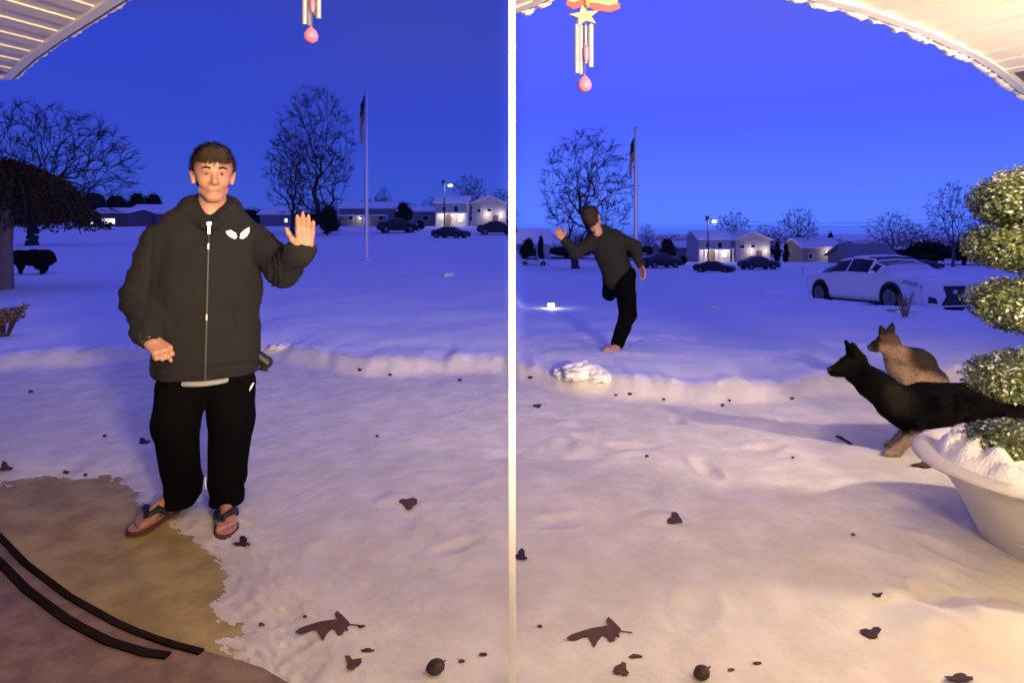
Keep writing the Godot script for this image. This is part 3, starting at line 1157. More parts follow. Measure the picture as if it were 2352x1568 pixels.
func bush_meshes(seed_: int, lumps: int, leaves: int, leaf: float, lo: Color, hi: Color, cone := 0.0) -> Array:    # unit size: 1 m across, 1 m high
	var r := RandomNumberGenerator.new()
	r.seed = seed_
	var core := MB.new()
	var fol := MB.new()
	var balls := []
	for k in lumps:
		var y := r.randf_range(0.2, 0.75)
		var w := (0.30 if cone <= 0.0 else 0.30 * (1.15 - y * cone))
		var a := r.randf() * TAU
		var c := Vector3(cos(a), 0, sin(a)) * r.randf_range(0.0, 0.26) * (1.0 - y * cone) + Vector3.UP * y
		balls.append([c, Vector3(w, r.randf_range(0.2, 0.28), w) * r.randf_range(0.75, 1.05)])
	for b in balls:
		core.ball(b[0], b[1] * 0.8, Basis(), 10, 7, nz, 0.25, 2.0)
	var keep := rng.state
	for k in leaves:
		var b: Array = balls[r.randi() % balls.size()]
		var d := Vector3(r.randfn(), r.randfn(), r.randfn()).normalized()
		fol.col = lo.lerp(hi, r.randf())
		leaf_shape(fol, b[0] + d * b[1] * r.randf_range(0.75, 1.12), (d + Vector3.UP * 0.2).normalized(), leaf * r.randf_range(0.6, 1.3), 0.1)
	rng.state = keep
	core.tube([Vector3.ZERO, Vector3(0, 0.4, 0)], [0.04, 0.03], 6)
	return [core.mesh(), fol.mesh()]

func plant_bush(meshes: Array, at: Vector3, size: Vector3, called: String, label: String, turn := 0.0, category := "bush", group := "") -> Node3D:
	var t := thing(called, label, category, at, turn, group)
	t.scale = size
	part("stem", meshes[0], M.evergreen, t)
	part("foliage", meshes[1], M.needles, t)
	return t

# ------------------------------------------------------------------ yards
func far_spot(px: float, z: float) -> Vector3:
	var x := (px - MIDX) / FOCAL * z
	return Vector3(x, ground(x, z) - 0.03, -z)

func flagpole(foot: Vector3, top_y: float, label: String) -> void:
	var t := thing("flagpole", label, "flagpole", foot)
	var h := top_y - foot.y
	var mb := MB.new()
	mb.tube([Vector3(0, -0.1, 0), Vector3(0, h * 0.5, 0), Vector3(0, h, 0)], [0.075, 0.06, 0.035], 10)
	mb.ball(Vector3(0, h + 0.06, 0), Vector3.ONE * 0.075, Basis(), 10, 8)
	part("pole", mb.mesh(), M.pole, t)
	mb = MB.new()
	mb.lathe([Vector2(0.2, -0.05), Vector2(0.2, 0.06), Vector2(0.08, 0.1)], Vector3.ZERO, 14)
	part("base_collar", mb.mesh(), M.pole, t)
	mb = MB.new()
	mb.tube([Vector3(-0.06, h - 0.05, 0.05), Vector3(-0.07, h * 0.5, 0.07), Vector3(-0.06, 0.9, 0.06)], [0.006, 0.006, 0.006], 4)
	part("halyard", mb.mesh(), M.string, t)
	mb = MB.new()
	var ns := 26
	var nt := 14
	var k := h / 6.5
	for j in nt:
		for i in ns:
			var s := i / float(ns - 1)
			var q := j / float(nt - 1)
			var x := -0.07 - 0.17 * sin(minf(s * 1.25, 1.0) * PI * 0.75) + 0.04 * sin(s * 15.0 + q * 2.0) * s
			var y := h - 0.22 * k - (q * 0.95 + s * 1.0) * k
			var z := 0.14 * sin(s * 19.0 + q * 1.3) * (0.25 + s * 0.5)
			mb.col = Color(0.30, 0.02, 0.035) if int(q * 12.99) % 2 == 0 else Color(0.55, 0.54, 0.56)
			if s < 0.4 and q < 0.54:
				mb.col = Color(0.018, 0.022, 0.10) if (i + j) % 3 != 0 else Color(0.10, 0.10, 0.19)
			mb.vert(Vector3(x * k, y, z), Vector3(0, 0, 1))
	for j in nt - 1:
		for i in ns - 1:
			mb.quad(j * ns + i, j * ns + i + 1, (j + 1) * ns + i + 1, (j + 1) * ns + i)
	mb.smooth()
	part("flag", mb.mesh(), M.needles, t)

func snow_lump(at: Vector3, r: Vector3, label: String, seed_: float, group := "") -> void:
	var mb := MB.new()
	mb.ball(Vector3.ZERO, r, Basis(Vector3.UP, seed_), 28, 18, nz_fine, 0.5, 1.4 + fmod(seed_, 0.7))
	mb.smooth()
	solo("snow_clump", mb.mesh(), M.snow_small, label, "snow clump", group, at + Vector3(0, r.y * 0.25, 0))

func twig_shrub(at: Vector3, h: float, w: float, n: int, m: Material, called: String, label: String, leafy: bool) -> void:
	var t := thing(called, label, "shrub", at)
	var mb := MB.new()
	var lf := MB.new()
	for k in n:
		var a := rng.randf() * TAU
		var d := Vector3(cos(a) * w, h * rng.randf_range(0.7, 1.1), sin(a) * w) * rng.randf_range(0.6, 1.0)
		var midp := d * 0.5 + Vector3(rng.randf_range(-1, 1), 0.3, rng.randf_range(-1, 1)) * w * 0.2
		mb.tube([Vector3(cos(a), 0, sin(a)) * w * 0.12 - Vector3(0, 0.05, 0), midp, d], [h * 0.022, h * 0.016, h * 0.008], 5)
		for s in 3:
			var p := midp.lerp(d, rng.randf())
			var e := p + Vector3(rng.randf_range(-1, 1) * w, rng.randf_range(0.0, 0.4) * h, rng.randf_range(-1, 1) * w) * 0.4
			mb.tube([p, e], [h * 0.010, h * 0.005], 4)
			if leafy:
				for q in 6:
					lf.col = Color(0.10, 0.055, 0.04).lerp(Color(0.20, 0.15, 0.12), rng.randf())
					leaf_shape(lf, p.lerp(e, rng.randf()), Vector3(rng.randf_range(-1, 1), rng.randf_range(0, 1), rng.randf_range(-1, 1)).normalized(), 0.05, 0.15)
	part("stems", mb.mesh(), m, t)
	if leafy:
		part("dry_leaves", lf.mesh(), M.needles, t)

var unit_tree := []
var unit_tree2 := []
var dark_bush := []
var conifer := []

func far_tree(kind: int, px: float, top: float, z: float, width: float, called: String, label: String, m: Material, group := "") -> Node3D:
	var at := far_spot(px, z)
	var h := at_depth(px, top, z).y - at.y
	var w := width * z / FOCAL
	return plant_tree(unit_tree if kind == 0 else unit_tree2, at, m, called, label, rng.randf() * TAU, Vector3(w, h, w), "tree", group)

func far_bush(px: float, top: float, z: float, width: float, label: String, con := false, lift := 0.0) -> Node3D:
	var at := far_spot(px, z)
	var h := at_depth(px, top, z).y - at.y
	var w := width * z / FOCAL
	return plant_bush(conifer if con else dark_bush, at, Vector3(w, h, w), "conifer_tree" if con else "evergreen_bush", label, rng.randf() * TAU, "tree" if con else "bush")

func yard_left() -> void:
	unit_tree = bare_tree(31, 0.20, Vector3(0, 0.60, 0), Vector3(0.48, 0.40, 0.48), 560, 0.028, 0.0024, 6)
	unit_tree2 = bare_tree(77, 0.26, Vector3(0, 0.63, 0), Vector3(0.46, 0.37, 0.46), 420, 0.026, 0.0024, 5, 1, 0.5)
	dark_bush = bush_meshes(5, 9, 1100, 0.07, Color(0.014, 0.017, 0.013), Color(0.040, 0.045, 0.032))
	conifer = bush_meshes(6, 14, 1300, 0.07, Color(0.014, 0.017, 0.014), Color(0.036, 0.042, 0.032), 0.85)

	var z := 44.0
	var at := far_spot(72, z)
	var k := z / FOCAL
	var m := bare_tree(12, 1.9, Vector3(0.7, 5.35, 0), Vector3(6.1, 4.4, 6.1), 1100, 0.36, 0.015, 6, 1, 0.35)
	plant_tree(m, at, M.bark, "bare_tree", "wide round leafless tree behind the drooping dark tree", 0.4)
	z = 84.0
	m = bare_tree(23, 2.6, Vector3(-1.6, 10.6, 0), Vector3(5.2, 8.6, 5.2), 1000, 0.42, 0.020, 7, 1, 0.7)
	var big := plant_tree(m, far_spot(750, z), M.bark_red, "tall_bare_tree", "tall reddish leafless tree behind the raised hand", 0.0)
	var m2 := bare_tree(29, 2.6, Vector3(-0.4, 7.8, 0), Vector3(3.4, 5.8, 3.4), 480, 0.28, 0.020, 6, 1, 0.7)
	plant_tree(m2, far_spot(672, 82.0), M.bark_red, "tall_bare_tree", "slimmer reddish leafless tree between the person's shoulder and raised hand", 0.0)
	# right half
	var r := plant_tree(m, far_spot(1322, 84.0), M.bark_red, "tall_bare_tree", "tall reddish leafless tree behind the falling person", 2.5, Vector3(1.2, 0.94, 1.2))

	flagpole(on_ground(842, 597), at_depth(842, 203, -on_ground(842, 597).z).y, "pale flagpole with a limp striped flag beyond the waving person")
	flagpole(on_ground(1461, 676), at_depth(1461, 300, -on_ground(1461, 676).z).y, "pale flagpole with a limp striped flag behind the falling person")
	weeping_tree(on_ground(14, 664))
	twig_shrub(on_ground(8, 772), 0.36, 0.20, 26, M.bark, "dry_shrub", "small brown dry shrub in the snow near the drooping tree", true)
	snow_lump(on_ground(1030, 634), Vector3(0.22, 0.07, 0.12), "small clump of snow on the lawn near the left flagpole", 1.0)
	distant_dog()

func weeping_tree(at: Vector3) -> void:
	var t := thing("drooping_tree", "dark drooping tree with a grey trunk and umbrella crown", "tree", at)
	var z := -at.z
	var s := z / FOCAL
	var mb := MB.new()
	mb.tube([Vector3(-0.01, -0.1, 0), Vector3(0.0, 0.9, 0.02), Vector3(0.04, 1.75, 0), Vector3(0.0, 2.2, 0)], [0.14, 0.115, 0.11, 0.06], 12)
	part("trunk", mb.mesh(), M.bark_grey, t)
	mb = MB.new()
	var lf := MB.new()
	for k in 430:
		var a := rng.randf() * TAU
		var reach := sqrt(rng.randf()) * 1.62 + 0.1
		var top := 2.55 - 0.28 * reach * reach * rng.randf_range(0.6, 1.3)
		var tip := top - rng.randf_range(0.25, 0.95) - 0.12 * reach
		var d := Vector3(cos(a), 0, sin(a))
		var jit := Vector3(rng.randf_range(-1, 1), 0, rng.randf_range(-1, 1)) * 0.12
		var pts := [Vector3(0.03, 1.8 + rng.randf() * 0.3, 0), d * reach * 0.5 + Vector3(0, top + 0.05, 0), d * reach * 0.85 + jit + Vector3(0, top - 0.12, 0), d * reach * 1.05 + jit + Vector3(0, maxf(tip, 1.22), 0)]
		mb.tube(pts, [0.02, 0.014, 0.009, 0.004], 4, false)
		for q in 34:
			var f := rng.randf_range(0.8, 3.0)
			var i := mini(int(f), 2)
			var p: Vector3 = pts[i].lerp(pts[i + 1], f - i) + Vector3(rng.randf_range(-1, 1), rng.randf_range(-1, 0.6), rng.randf_range(-1, 1)) * 0.07
			lf.col = Color(0.012, 0.010, 0.007).lerp(Color(0.045, 0.034, 0.020), rng.randf())
			leaf_shape(lf, p, Vector3(rng.randf_range(-1, 1), rng.randf_range(-1, 1), rng.randf_range(-1, 1)).normalized(), rng.randf_range(0.05, 0.11), 0.1)
	part("branches", mb.mesh(), M.bark, t)
	part("crown", lf.mesh(), M.needles, t)

func yard_right() -> void:
	white_car()
	twig_shrub(on_ground(2080, 728), 0.55, 0.16, 12, M.bark_grey, "bare_shrub", "small bare grey shrub in the snow before the white car", false)
	snow_lump(on_ground(1640, 708), Vector3(0.16, 0.05, 0.10), "low clump of snow on the lawn below the lit houses", 2.0)
	snow_lump(on_ground(2075, 716), Vector3(0.30, 0.07, 0.22), "snow heap beside the bare shrub and white car bumper", 3.0)
	snow_lump(on_ground(1335, 858), Vector3(0.19, 0.075, 0.14), "upturned block of snow kicked up beside the falling person", 4.0)
	snow_lump(on_ground(1372, 868), Vector3(0.13, 0.06, 0.09), "flat slab of snow leaning on the upturned block", 5.3)
	snow_lump(on_ground(1300, 862), Vector3(0.10, 0.06, 0.08), "small crumb of snow beside the upturned block", 6.1)
	snow_lump(on_ground(640, 797), Vector3(0.13, 0.035, 0.10), "small heap of snow on the ridge beside the waving person", 7.2)
	# small glowing garden light
	var g := on_ground(1266, 708)
	var t := thing("garden_light", "small glowing white garden light standing in the blue snow", "garden light", g)
	var mb := MB.new()
	mb.tube([Vector3(0, -0.05, 0), Vector3(0, 0.06, 0)], [0.012, 0.012], 8)
	mb.lathe([Vector2(0.0, 0.14), Vector2(0.06, 0.13), Vector2(0.065, 0.12), Vector2(0.0, 0.118)], Vector3.ZERO, 14)
	part("stake", mb.mesh(), M.metal, t)
	mb = MB.new()
	mb.lathe([Vector2(0.0, 0.03), Vector2(0.07, 0.045), Vector2(0.075, 0.10), Vector2(0.0, 0.117)], Vector3.ZERO, 14)
	part("lamp_globe", mb.mesh(), M.cool_lamp, t)
	var o := OmniLight3D.new()
	o.name = "garden_glow"
	lamp_energy(o, 0.12, Color(0.9, 0.95, 1.0), 0.05)
	t.add_child(o)
	o.position = Vector3(0, 0.085, 0.0)
	shepherds()

# ------------------------------------------------------------------ the street far across the snow
func window(parent: Node3D, x: float, y: float, w: float, h: float, z: float, lit := false) -> void:
	var mb := MB.new()
	mb.box(Vector3(x, y, z + 0.03), Vector3(w + 0.2, h + 0.2, 0.08), Basis(), 0.01)
	var f := part("window", mb.mesh(), M.trim, parent)
	mb = MB.new()
	mb.box(Vector3(x, y, z + 0.065), Vector3(w, h, 0.03), Basis(), 0.004)
	part("lamp_lit_pane" if lit else "pane", mb.mesh(), M.warm_window if lit else M.window, f)

# a house that fills the picture from x0 to x1, eaves at y_eave, ridge at y_ridge
func house(x0: float, x1: float, y_ridge: float, y_eave: float, z: float, wall: Material, gable: bool, label: String, opts := {}) -> Node3D:
	var mid := (x0 + x1) / 2
	var at := far_spot(mid, z)
	var w := (x1 - x0) * z / FOCAL
	var he := at_depth(mid, y_eave, z).y - at.y
	var hr := at_depth(mid, y_ridge, z).y - at.y
	var depth: float = opts.get("depth", 8.0)
	var t := thing("house", label, "house", at, opts.get("turn", 0.0))
	var mb := MB.new()
	mb.box(Vector3(0, he / 2 - 0.3, -depth / 2), Vector3(w, he + 0.6, depth), Basis(), 0.02)
	part("wall", mb.mesh(), wall, t)
	mb = MB.new()
	if gable:
		mb.prism(PackedVector2Array([Vector2(-w / 2, he), Vector2(w / 2, he), Vector2(0, hr - 0.15)]), Transform3D(Basis(), Vector3(0, 0, -depth)), depth - 0.02)
		part("gable", mb.mesh(), wall, t)
		mb = MB.new()
		for s in [-1.0, 1.0]:
			mb.prism(PackedVector2Array([Vector2(s * (w / 2 + 0.4), he - 0.12), Vector2(s * (w / 2 + 0.4), he + 0.14), Vector2(0, hr + 0.2), Vector2(0, hr - 0.1)]), Transform3D(Basis(), Vector3(0, 0, -depth - 0.3)), depth + 0.7)
		part("roof", mb.mesh(), M.snow_small, t)
	else:
		mb.prism(PackedVector2Array([Vector2(0.5, he - 0.12), Vector2(0.5, he + 0.14), Vector2(-depth / 2, hr + 0.2), Vector2(-depth - 0.5, he + 0.1), Vector2(-depth - 0.5, he - 0.12), Vector2(-depth / 2, hr - 0.1)]), Transform3D(Basis(Vector3(0, 0, 1), Vector3(0, 1, 0), Vector3(1, 0, 0)), Vector3(-w / 2 - 0.4, 0, 0)), w + 0.8)
		part("roof", mb.mesh(), opts.get("roof", M.snow_small), t)
		mb = MB.new()
		mb.prism(PackedVector2Array([Vector2(0.0, he - 0.1), Vector2(-depth / 2, hr - 0.15), Vector2(-depth, he - 0.1)]), Transform3D(Basis(Vector3(0, 0, 1), Vector3(0, 1, 0), Vector3(1, 0, 0)), Vector3(-w / 2 + 0.01, 0, 0)), w - 0.02)
		part("gable", mb.mesh(), wall, t)
	for q in opts.get("windows", []):
		window(t, q[0] * w, q[1] * he, q[2] * w, q[3] * he, 0.0, q.size() > 4)
	for q in opts.get("doors", []):
		mb = MB.new()
		mb.box(Vector3(q * w, 1.0, 0.04), Vector3(1.0, 2.1, 0.08), Basis(), 0.01)
		part("door", mb.mesh(), M.house_brown, t)
	if opts.has("porch"):          # x0, x1 share of the width, height
		var q: Array = opts.porch
		mb = MB.new()
		mb.box(Vector3((q[0] + q[1]) / 2 * w, q[2], 0.9), Vector3((q[1] - q[0]) * w, 0.22, 2.0), Basis(), 0.02)
		part("porch_roof", mb.mesh(), M.snow_small, t)
		for s in [q[0], (q[0] + q[1]) / 2, q[1]]:
			mb = MB.new()
			mb.box(Vector3(s * w * 0.97, q[2] / 2 - 0.1, 1.75), Vector3(0.16, q[2] - 0.02, 0.16), Basis(), 0.01)
			part("white_post", mb.mesh(), M.trim, t)
	for q in opts.get("lamps", []):      # x share, height, energy
		mb = MB.new()
		mb.ball(Vector3(q[0] * w, q[1], 0.28), Vector3(0.26, 0.17, 0.14), Basis(), 10, 8)
		part("wall_lamp", mb.mesh(), M.lamp_glass, t)
		var o := OmniLight3D.new()
		o.name = "porch_glow"
		o.omni_range = 20.0
		lamp_energy(o, q[2], Color(1.0, 0.80, 0.62), 0.12)
		t.add_child(o, true)
		o.position = Vector3(q[0] * w, q[1], 0.7)
	return t

func street_lamp(px: float, head_y: float, z: float, label: String) -> void:
	var at := far_spot(px, z)
	var h := at_depth(px, head_y, z).y - at.y
	var t := thing("street_lamp", label, "street lamp", at)
	var mb := MB.new()
	mb.tube([Vector3(-0.5, -0.2, 0), Vector3(-0.5, h + 0.9, 0)], [0.14, 0.09], 8)
	mb.tube([Vector3(-0.5, h + 0.1, 0), Vector3(-0.1, h + 0.22, 0.1), Vector3(0.25, h + 0.18, 0.2)], [0.05, 0.05, 0.05], 6)
	mb.box(Vector3(-0.62, h + 0.45, 0.0), Vector3(0.55, 0.8, 0.5), Basis(), 0.1)
	part("pole", mb.mesh(), M.bark_grey, t)
	mb = MB.new()
	mb.ball(Vector3(0.45, h, 0.22), Vector3(0.40, 0.20, 0.22), Basis(), 12, 8)
	part("lamp_head", mb.mesh(), M.cool_lamp, t)
	var o := OmniLight3D.new()
	o.name = "street_glow"
	o.omni_range = 40.0
	lamp_energy(o, 5.0, Color(0.85, 0.92, 1.0), 0.2)
	t.add_child(o)
	o.position = Vector3(0.45, h - 0.35, 0.3)

func street() -> void:
	for half in 2:
		var dx: float = 0.0 if half == 0 else 606.0
		var who := "seen beyond the left flagpole" if half == 0 else "seen left of the white car"
		house(1000 + dx, 1072 + dx, 449 + 82 * half, 466 + 83 * half, 112.0, M.house_white, false, "white two storey house with a bright lit porch " + who, {
			"windows": [[-0.22, 0.74, 0.12, 0.2], [0.16, 0.74, 0.14, 0.24], [0.30, 0.34, 0.12, 0.22, 1]], "doors": [-0.08], "porch": [-0.45, 0.5, 2.3], "lamps": [[-0.28, 2.0, 1.7], [0.05, 1.9, 0.9], [0.36, 1.9, 1.3]]})
		house(1084 + dx, (1163 if half == 0 else 1164) + dx, 450 + 82 * half, 468 + 83 * half, 118.0, M.house_white, true, "white gabled house with two lamps by its garage " + who, {
			"windows": [[0.0, 0.72, 0.12, 0.14], [-0.3, 0.7, 0.1, 0.16]], "doors": [0.18], "lamps": [[-0.06, 2.1, 1.6], [0.34, 2.1, 1.6]]})
		house(915 + dx, 1004 + dx, 474 + 82 * half, 485 + 83 * half, 124.0, M.house_grey, false, "low grey snow roofed house beside the brightly lit house " + who, {"windows": [[-0.2, 0.55, 0.14, 0.3], [0.2, 0.55, 0.14, 0.3]]})
		street_lamp(1028 + dx, (426 if half == 0 else 508), 104.0, "tall street lamp glowing white over the lit houses " + who)
		far_tree(0, 1078 + dx, 398 + 84 * half, 128.0, 84, "round_bare_tree", "round leafless tree rising between the two lit houses " + who, M.bark)
		far_tree(0, (1150 if half == 0 else 1762), 430 + 82 * half, 135.0, 70, "round_bare_tree", "dark leafless tree above the roof of the gabled house " + who, M.bark)
		far_tree(1, 880 + dx, 428 + 84 * half, 140.0, 46, "round_bare_tree", "small faint leafless tree over the low houses " + who, M.bark)
		far_bush(928 + dx, 462 + 84 * half, 108.0, 50, "dark rounded evergreen before the low grey house " + who)
		far_car(912 + dx, 86.0, 0.35, M.car_black, 1.12, "black van parked under the dark evergreen " + who, 1.25)
		far_car(1034 + dx, 72.0, -0.5, M.car_dark, 0.92, "dark maroon car parked before the bright lit porch " + who, 1.0)
		far_car((1140 if half == 0 else 1742), 82.0, 0.15, M.car_dark, 1.05, "dark car parked before the gabled house " + who, 1.15)
		far_bush(965 + dx, 505 + 82 * half, 92.0, 26, "small snow dusted hedge near the black van " + who)
	# only on the left
	house(780, 906, 464, 478, 130.0, M.house_grey, false, "long low house with a pale roof behind the left flagpole", {"windows": [[-0.3, 0.5, 0.08, 0.3], [-0.1, 0.45, 0.08, 0.3], [0.25, 0.5, 0.1, 0.3]], "lamps": [[-0.12, 1.6, 1.0]], "porch": [-0.5, 0.4, 2.2]})
	far_bush(752, 470, 80.0, 66, "broad dark evergreen bush under the tall reddish tree")
	far_bush(700, 486, 110.0, 40, "low dark hedge behind the raised hand")
	house(596, 672, 478, 492, 118.0, M.house_grey, false, "small snow roofed house behind the person's shoulder", {"windows": [[0.3, 0.5, 0.08, 0.3, 1]]})
	house(290, 372, 470, 490, 112.0, M.house_grey, false, "snow roofed bungalow left of the waving person", {"windows": [[-0.2, 0.5, 0.1, 0.3]]})
	house(196, 292, 478, 488, 104.0, M.house_brown, false, "dark bungalow with a bright window beside the drooping tree", {"windows": [[0.05, 0.4, 0.3, 0.35, 1], [-0.35, 0.4, 0.06, 0.4, 1]]})
	for p in [[215, 440, 128.0, 90], [270, 446, 132.0, 80], [312, 440, 120.0, 60], [150, 436, 126.0, 90], [352, 442, 136.0, 60], [60, 440, 120.0, 110]]:
		far_bush(p[0], p[1], p[2], p[3], "dark evergreen in the row behind the bungalows").set_meta("group", "row of dark evergreens")
	# only on the right
	far_bush(1212, 545, 96.0, 46, "dark evergreen bush next to the white post")
	far_bush(1242, 538, 100.0, 26, "pointed dark evergreen behind the falling person", true)
	house(1188, 1262, 528, 560, 116.0, M.house_white, false, "pale house partly hidden by dark evergreens near the post", {"windows": [[0.2, 0.3, 0.1, 0.2]]})
	far_car(1226, 92.0, 0.0, M.car_white, 0.9, "small pale car parked under the dark evergreens near the post", 1.0)
	far_bush(1786, 552, 104.0, 26, "tall narrow dark evergreen beside the gabled house", true)
	far_bush(1806, 556, 106.0, 24, "shorter dark evergreen against the leafless tree", true)
	far_tree(0, 1834, 474, 118.0, 96, "round_bare_tree", "dense leafless tree rising behind the rear of the white car", M.bark)
	far_bush(1908, 532, 126.0, 34, "dark conifer with a pointed top above the small lit house", true)
	house(1845, 1932, 549, 568, 112.0, M.house_grey, false, "small house with glowing lamps above the white car roof", {"windows": [[-0.3, 0.4, 0.1, 0.3]], "lamps": [[0.12, 1.7, 1.4], [0.42, 1.7, 1.0]]})
	far_bush(1945, 558, 116.0, 70, "low dark mass of bushes beside the small lit house")
	house(1962, 2062, 564, 592, 96.0, M.house_grey, false, "wide low roof behind the white car windscreen", {"roof": M.house_grey, "windows": [[0.1, 0.4, 0.1, 0.3]]})
	far_tree(1, 2052, 486, 108.0, 140, "spreading_bare_tree", "spreading leafless tree behind the white car bonnet", M.bark_grey)
	far_tree(1, 2190, 416, 88.0, 130, "spreading_bare_tree", "tall upright leafless tree beside the clipped topiary", M.bark_grey)
	far_tree(0, 2120, 512, 116.0, 120, "spreading_bare_tree", "low tangled leafless tree between the two taller ones", M.bark)
	far_bush(2130, 552, 98.0, 130, "long dark hedge left of the clipped topiary")
	far_bush(2215, 550, 94.0, 120, "dark hedge behind the clipped topiary")
	far_car(2125, 84.0, 0.1, M.car_black, 0.9, "black car parked far off beside the dark hedge", 0.9)
	far_tree(0, 2300, 470, 110.0, 160, "spreading_bare_tree", "leafless tree mostly hidden behind the clipped topiary", M.bark)
	# leafless trees beyond the roofs
	for k in 34:
		var px := 15.0 + k * 70.0 + rng.randf_range(-18, 18)
		if absf(px - MIDX) < 16.0 or px < 20.0:
			continue
		var low: float = 0.0 if px < MIDX else 84.0
		var zz := rng.randf_range(146.0, 190.0)
		far_tree(k % 2, px, rng.randf_range(448, 474) + low, zz, rng.randf_range(60, 110), "distant_tree", "faint leafless tree in the line beyond the roofs", M.bark, "far line of leafless trees")
	for k in 26:
		var px := 20.0 + k * 92.0 + rng.randf_range(-20, 20)
		if absf(px - MIDX) < 30.0:
			continue
		var low: float = 0.0 if px < MIDX else 82.0
		far_bush(px, rng.randf_range(476, 492) + low, rng.randf_range(140.0, 170.0), rng.randf_range(90, 150), "dark thicket in the far line beyond the roofs").set_meta("group", "far line of dark thickets")
	# overhead wires
	for k in 2:
		var wp := []
		var wr := []
		for j in 13:
			var f := j / 12.0
			wp.append(at_depth(lerpf(1634, 2330, f), lerpf(506, 488, f) + k * 9.0 + 14.0 * sin(f * PI), lerpf(104.0, 96.0, f)))
			wr.append(0.022)
		var wb := MB.new()
		wb.tube(wp, wr, 4)
		solo("overhead_wire", wb.mesh(), M.bark, "thin overhead wire crossing the sky above the white car", "wire", "overhead wires")
	var up := far_spot(2330, 96.0)
	var ub := MB.new()
	ub.tube([Vector3(0, -0.3, 0), Vector3(0, at_depth(2330, 478, 96.0).y - up.y, 0)], [0.16, 0.11], 8)
	solo("utility_pole", ub.mesh(), M.bark, "wooden utility pole behind the clipped topiary", "pole", "", up)
	# a thin marker by the drive
	var t := on_ground(1845, 632)
	var mb := MB.new()
	mb.tube([Vector3(0, -0.1, 0), Vector3(0, 0.55, 0)], [0.025, 0.02], 6)
	mb.box(Vector3(0, 0.6, 0), Vector3(0.09, 0.12, 0.03), Basis(), 0.005)
	solo("marker_post", mb.mesh(), M.bark_grey, "thin marker post in the snow behind the white car", "post", "", t)

# ------------------------------------------------------------------ cars
const STATIONS := [[-2.36, 0.42, 0.66, 0.78, 0.66, 0.56], [-2.26, 0.30, 0.78, 0.94, 0.82, 0.64], [-1.9, 0.25, 0.86, 1.01, 0.895, 0.66], [-1.45, 0.23, 0.90, 1.12, 0.91, 0.62], [-0.9, 0.22, 0.92, 1.33, 0.915, 0.58], [-0.4, 0.22, 0.92, 1.405, 0.915, 0.57], [0.1, 0.22, 0.91, 1.40, 0.915, 0.57], [0.55, 0.22, 0.90, 1.27, 0.915, 0.585], [1.02, 0.22, 0.88, 1.03, 0.915, 0.63], [1.5, 0.22, 0.82, 0.935, 0.905, 0.66], [2.0, 0.22, 0.75, 0.86, 0.885, 0.66], [2.26, 0.20, 0.70, 0.79, 0.85, 0.62], [2.40, 0.20, 0.63, 0.70, 0.77, 0.57]]

func car_pt(x: float, t: float, side: float) -> Vector3:       # t from 0 (under the floor) to 7 (top centre)
	var k := 0
	while k < STATIONS.size() - 2 and x > STATIONS[k + 1][0]:
		k += 1
	var a: Array = STATIONS[k]
	var b: Array = STATIONS[k + 1]
	var f := clampf((x - a[0]) / (b[0] - a[0]), 0.0, 1.0)
	var a0: Array = STATIONS[maxi(k - 1, 0)]
	var b1: Array = STATIONS[mini(k + 2, STATIONS.size() - 1)]
	var v := []
	for j in range(1, 6):
		var q := cubic_interpolate_in_time(a[j], b[j], a0[j], b1[j], x - a[0], b[0] - a[0], a0[0] - a[0] if a0[0] < a[0] else -0.3, b1[0] - a[0] if b1[0] > b[0] else b[0] - a[0] + 0.3)
		v.append(q)
	var bot: float = v[0]
	var belt: float = v[1]
	var top: float = v[2]
	var wb: float = v[3]
	var wt: float = v[4]
	var pts := [Vector2(0, bot), Vector2(wb - 0.08, bot), Vector2(wb - 0.01, bot + 0.12), Vector2(wb, (bot + belt) * 0.55), Vector2(wb - 0.03, belt), Vector2(wt + 0.02, top - 0.045), Vector2(wt - 0.06, top - 0.008), Vector2(0, top + 0.02)]
	var i := clampi(int(t), 0, 6)
	var p: Vector2 = pts[i].lerp(pts[i + 1], t - i)
	return Vector3(x, p.y, p.x * side)

func cubic_interpolate_in_time(from: float, to: float, pre: float, post: float, w: float, to_t: float, pre_t: float, post_t: float) -> float:
	return cubic_interpolate_in_time_(from, to, pre, post, clampf(w / to_t, 0.0, 1.0), to_t, pre_t, post_t)

func cubic_interpolate_in_time_(from: float, to: float, pre: float, post: float, f: float, to_t: float, pre_t: float, post_t: float) -> float:
	var m0 := (to - pre) / (to_t - pre_t) * to_t
	var m1 := (post - from) / post_t * to_t
	var f2 := f * f
	var f3 := f2 * f
	return (2 * f3 - 3 * f2 + 1) * from + (f3 - 2 * f2 + f) * m0 * 0.7 + (-2 * f3 + 3 * f2) * to + (f3 - f2) * m1 * 0.7

func car_patch(mb: MB, x0: float, x1: float, t0: float, t1: float, side: float, out: float, nx := 14, nt := 8) -> void:
	var first := mb.v.size()
	for i in nx + 1:
		for j in nt + 1:
			var x := lerpf(x0, x1, i / float(nx))
			var t := lerpf(t0, t1, j / float(nt))
			var p := car_pt(x, t, side)
			var e := 0.01
			var n := (car_pt(x + e, t, side) - car_pt(x - e, t, side)).cross(car_pt(x, minf(t + e, 6.999), side) - car_pt(x, maxf(t - e, 0.0), side))
			n = n.normalized()
			if n.dot(p - Vector3(x, 0.6, 0)) < 0.0:
				n = -n
			mb.vert(p + n * out, n)
	for i in nx:
		for j in nt:
			var a := first + i * (nt + 1) + j
			mb.quad(a, a + nt + 1, a + nt + 2, a + 1)

var car_meshes := {}

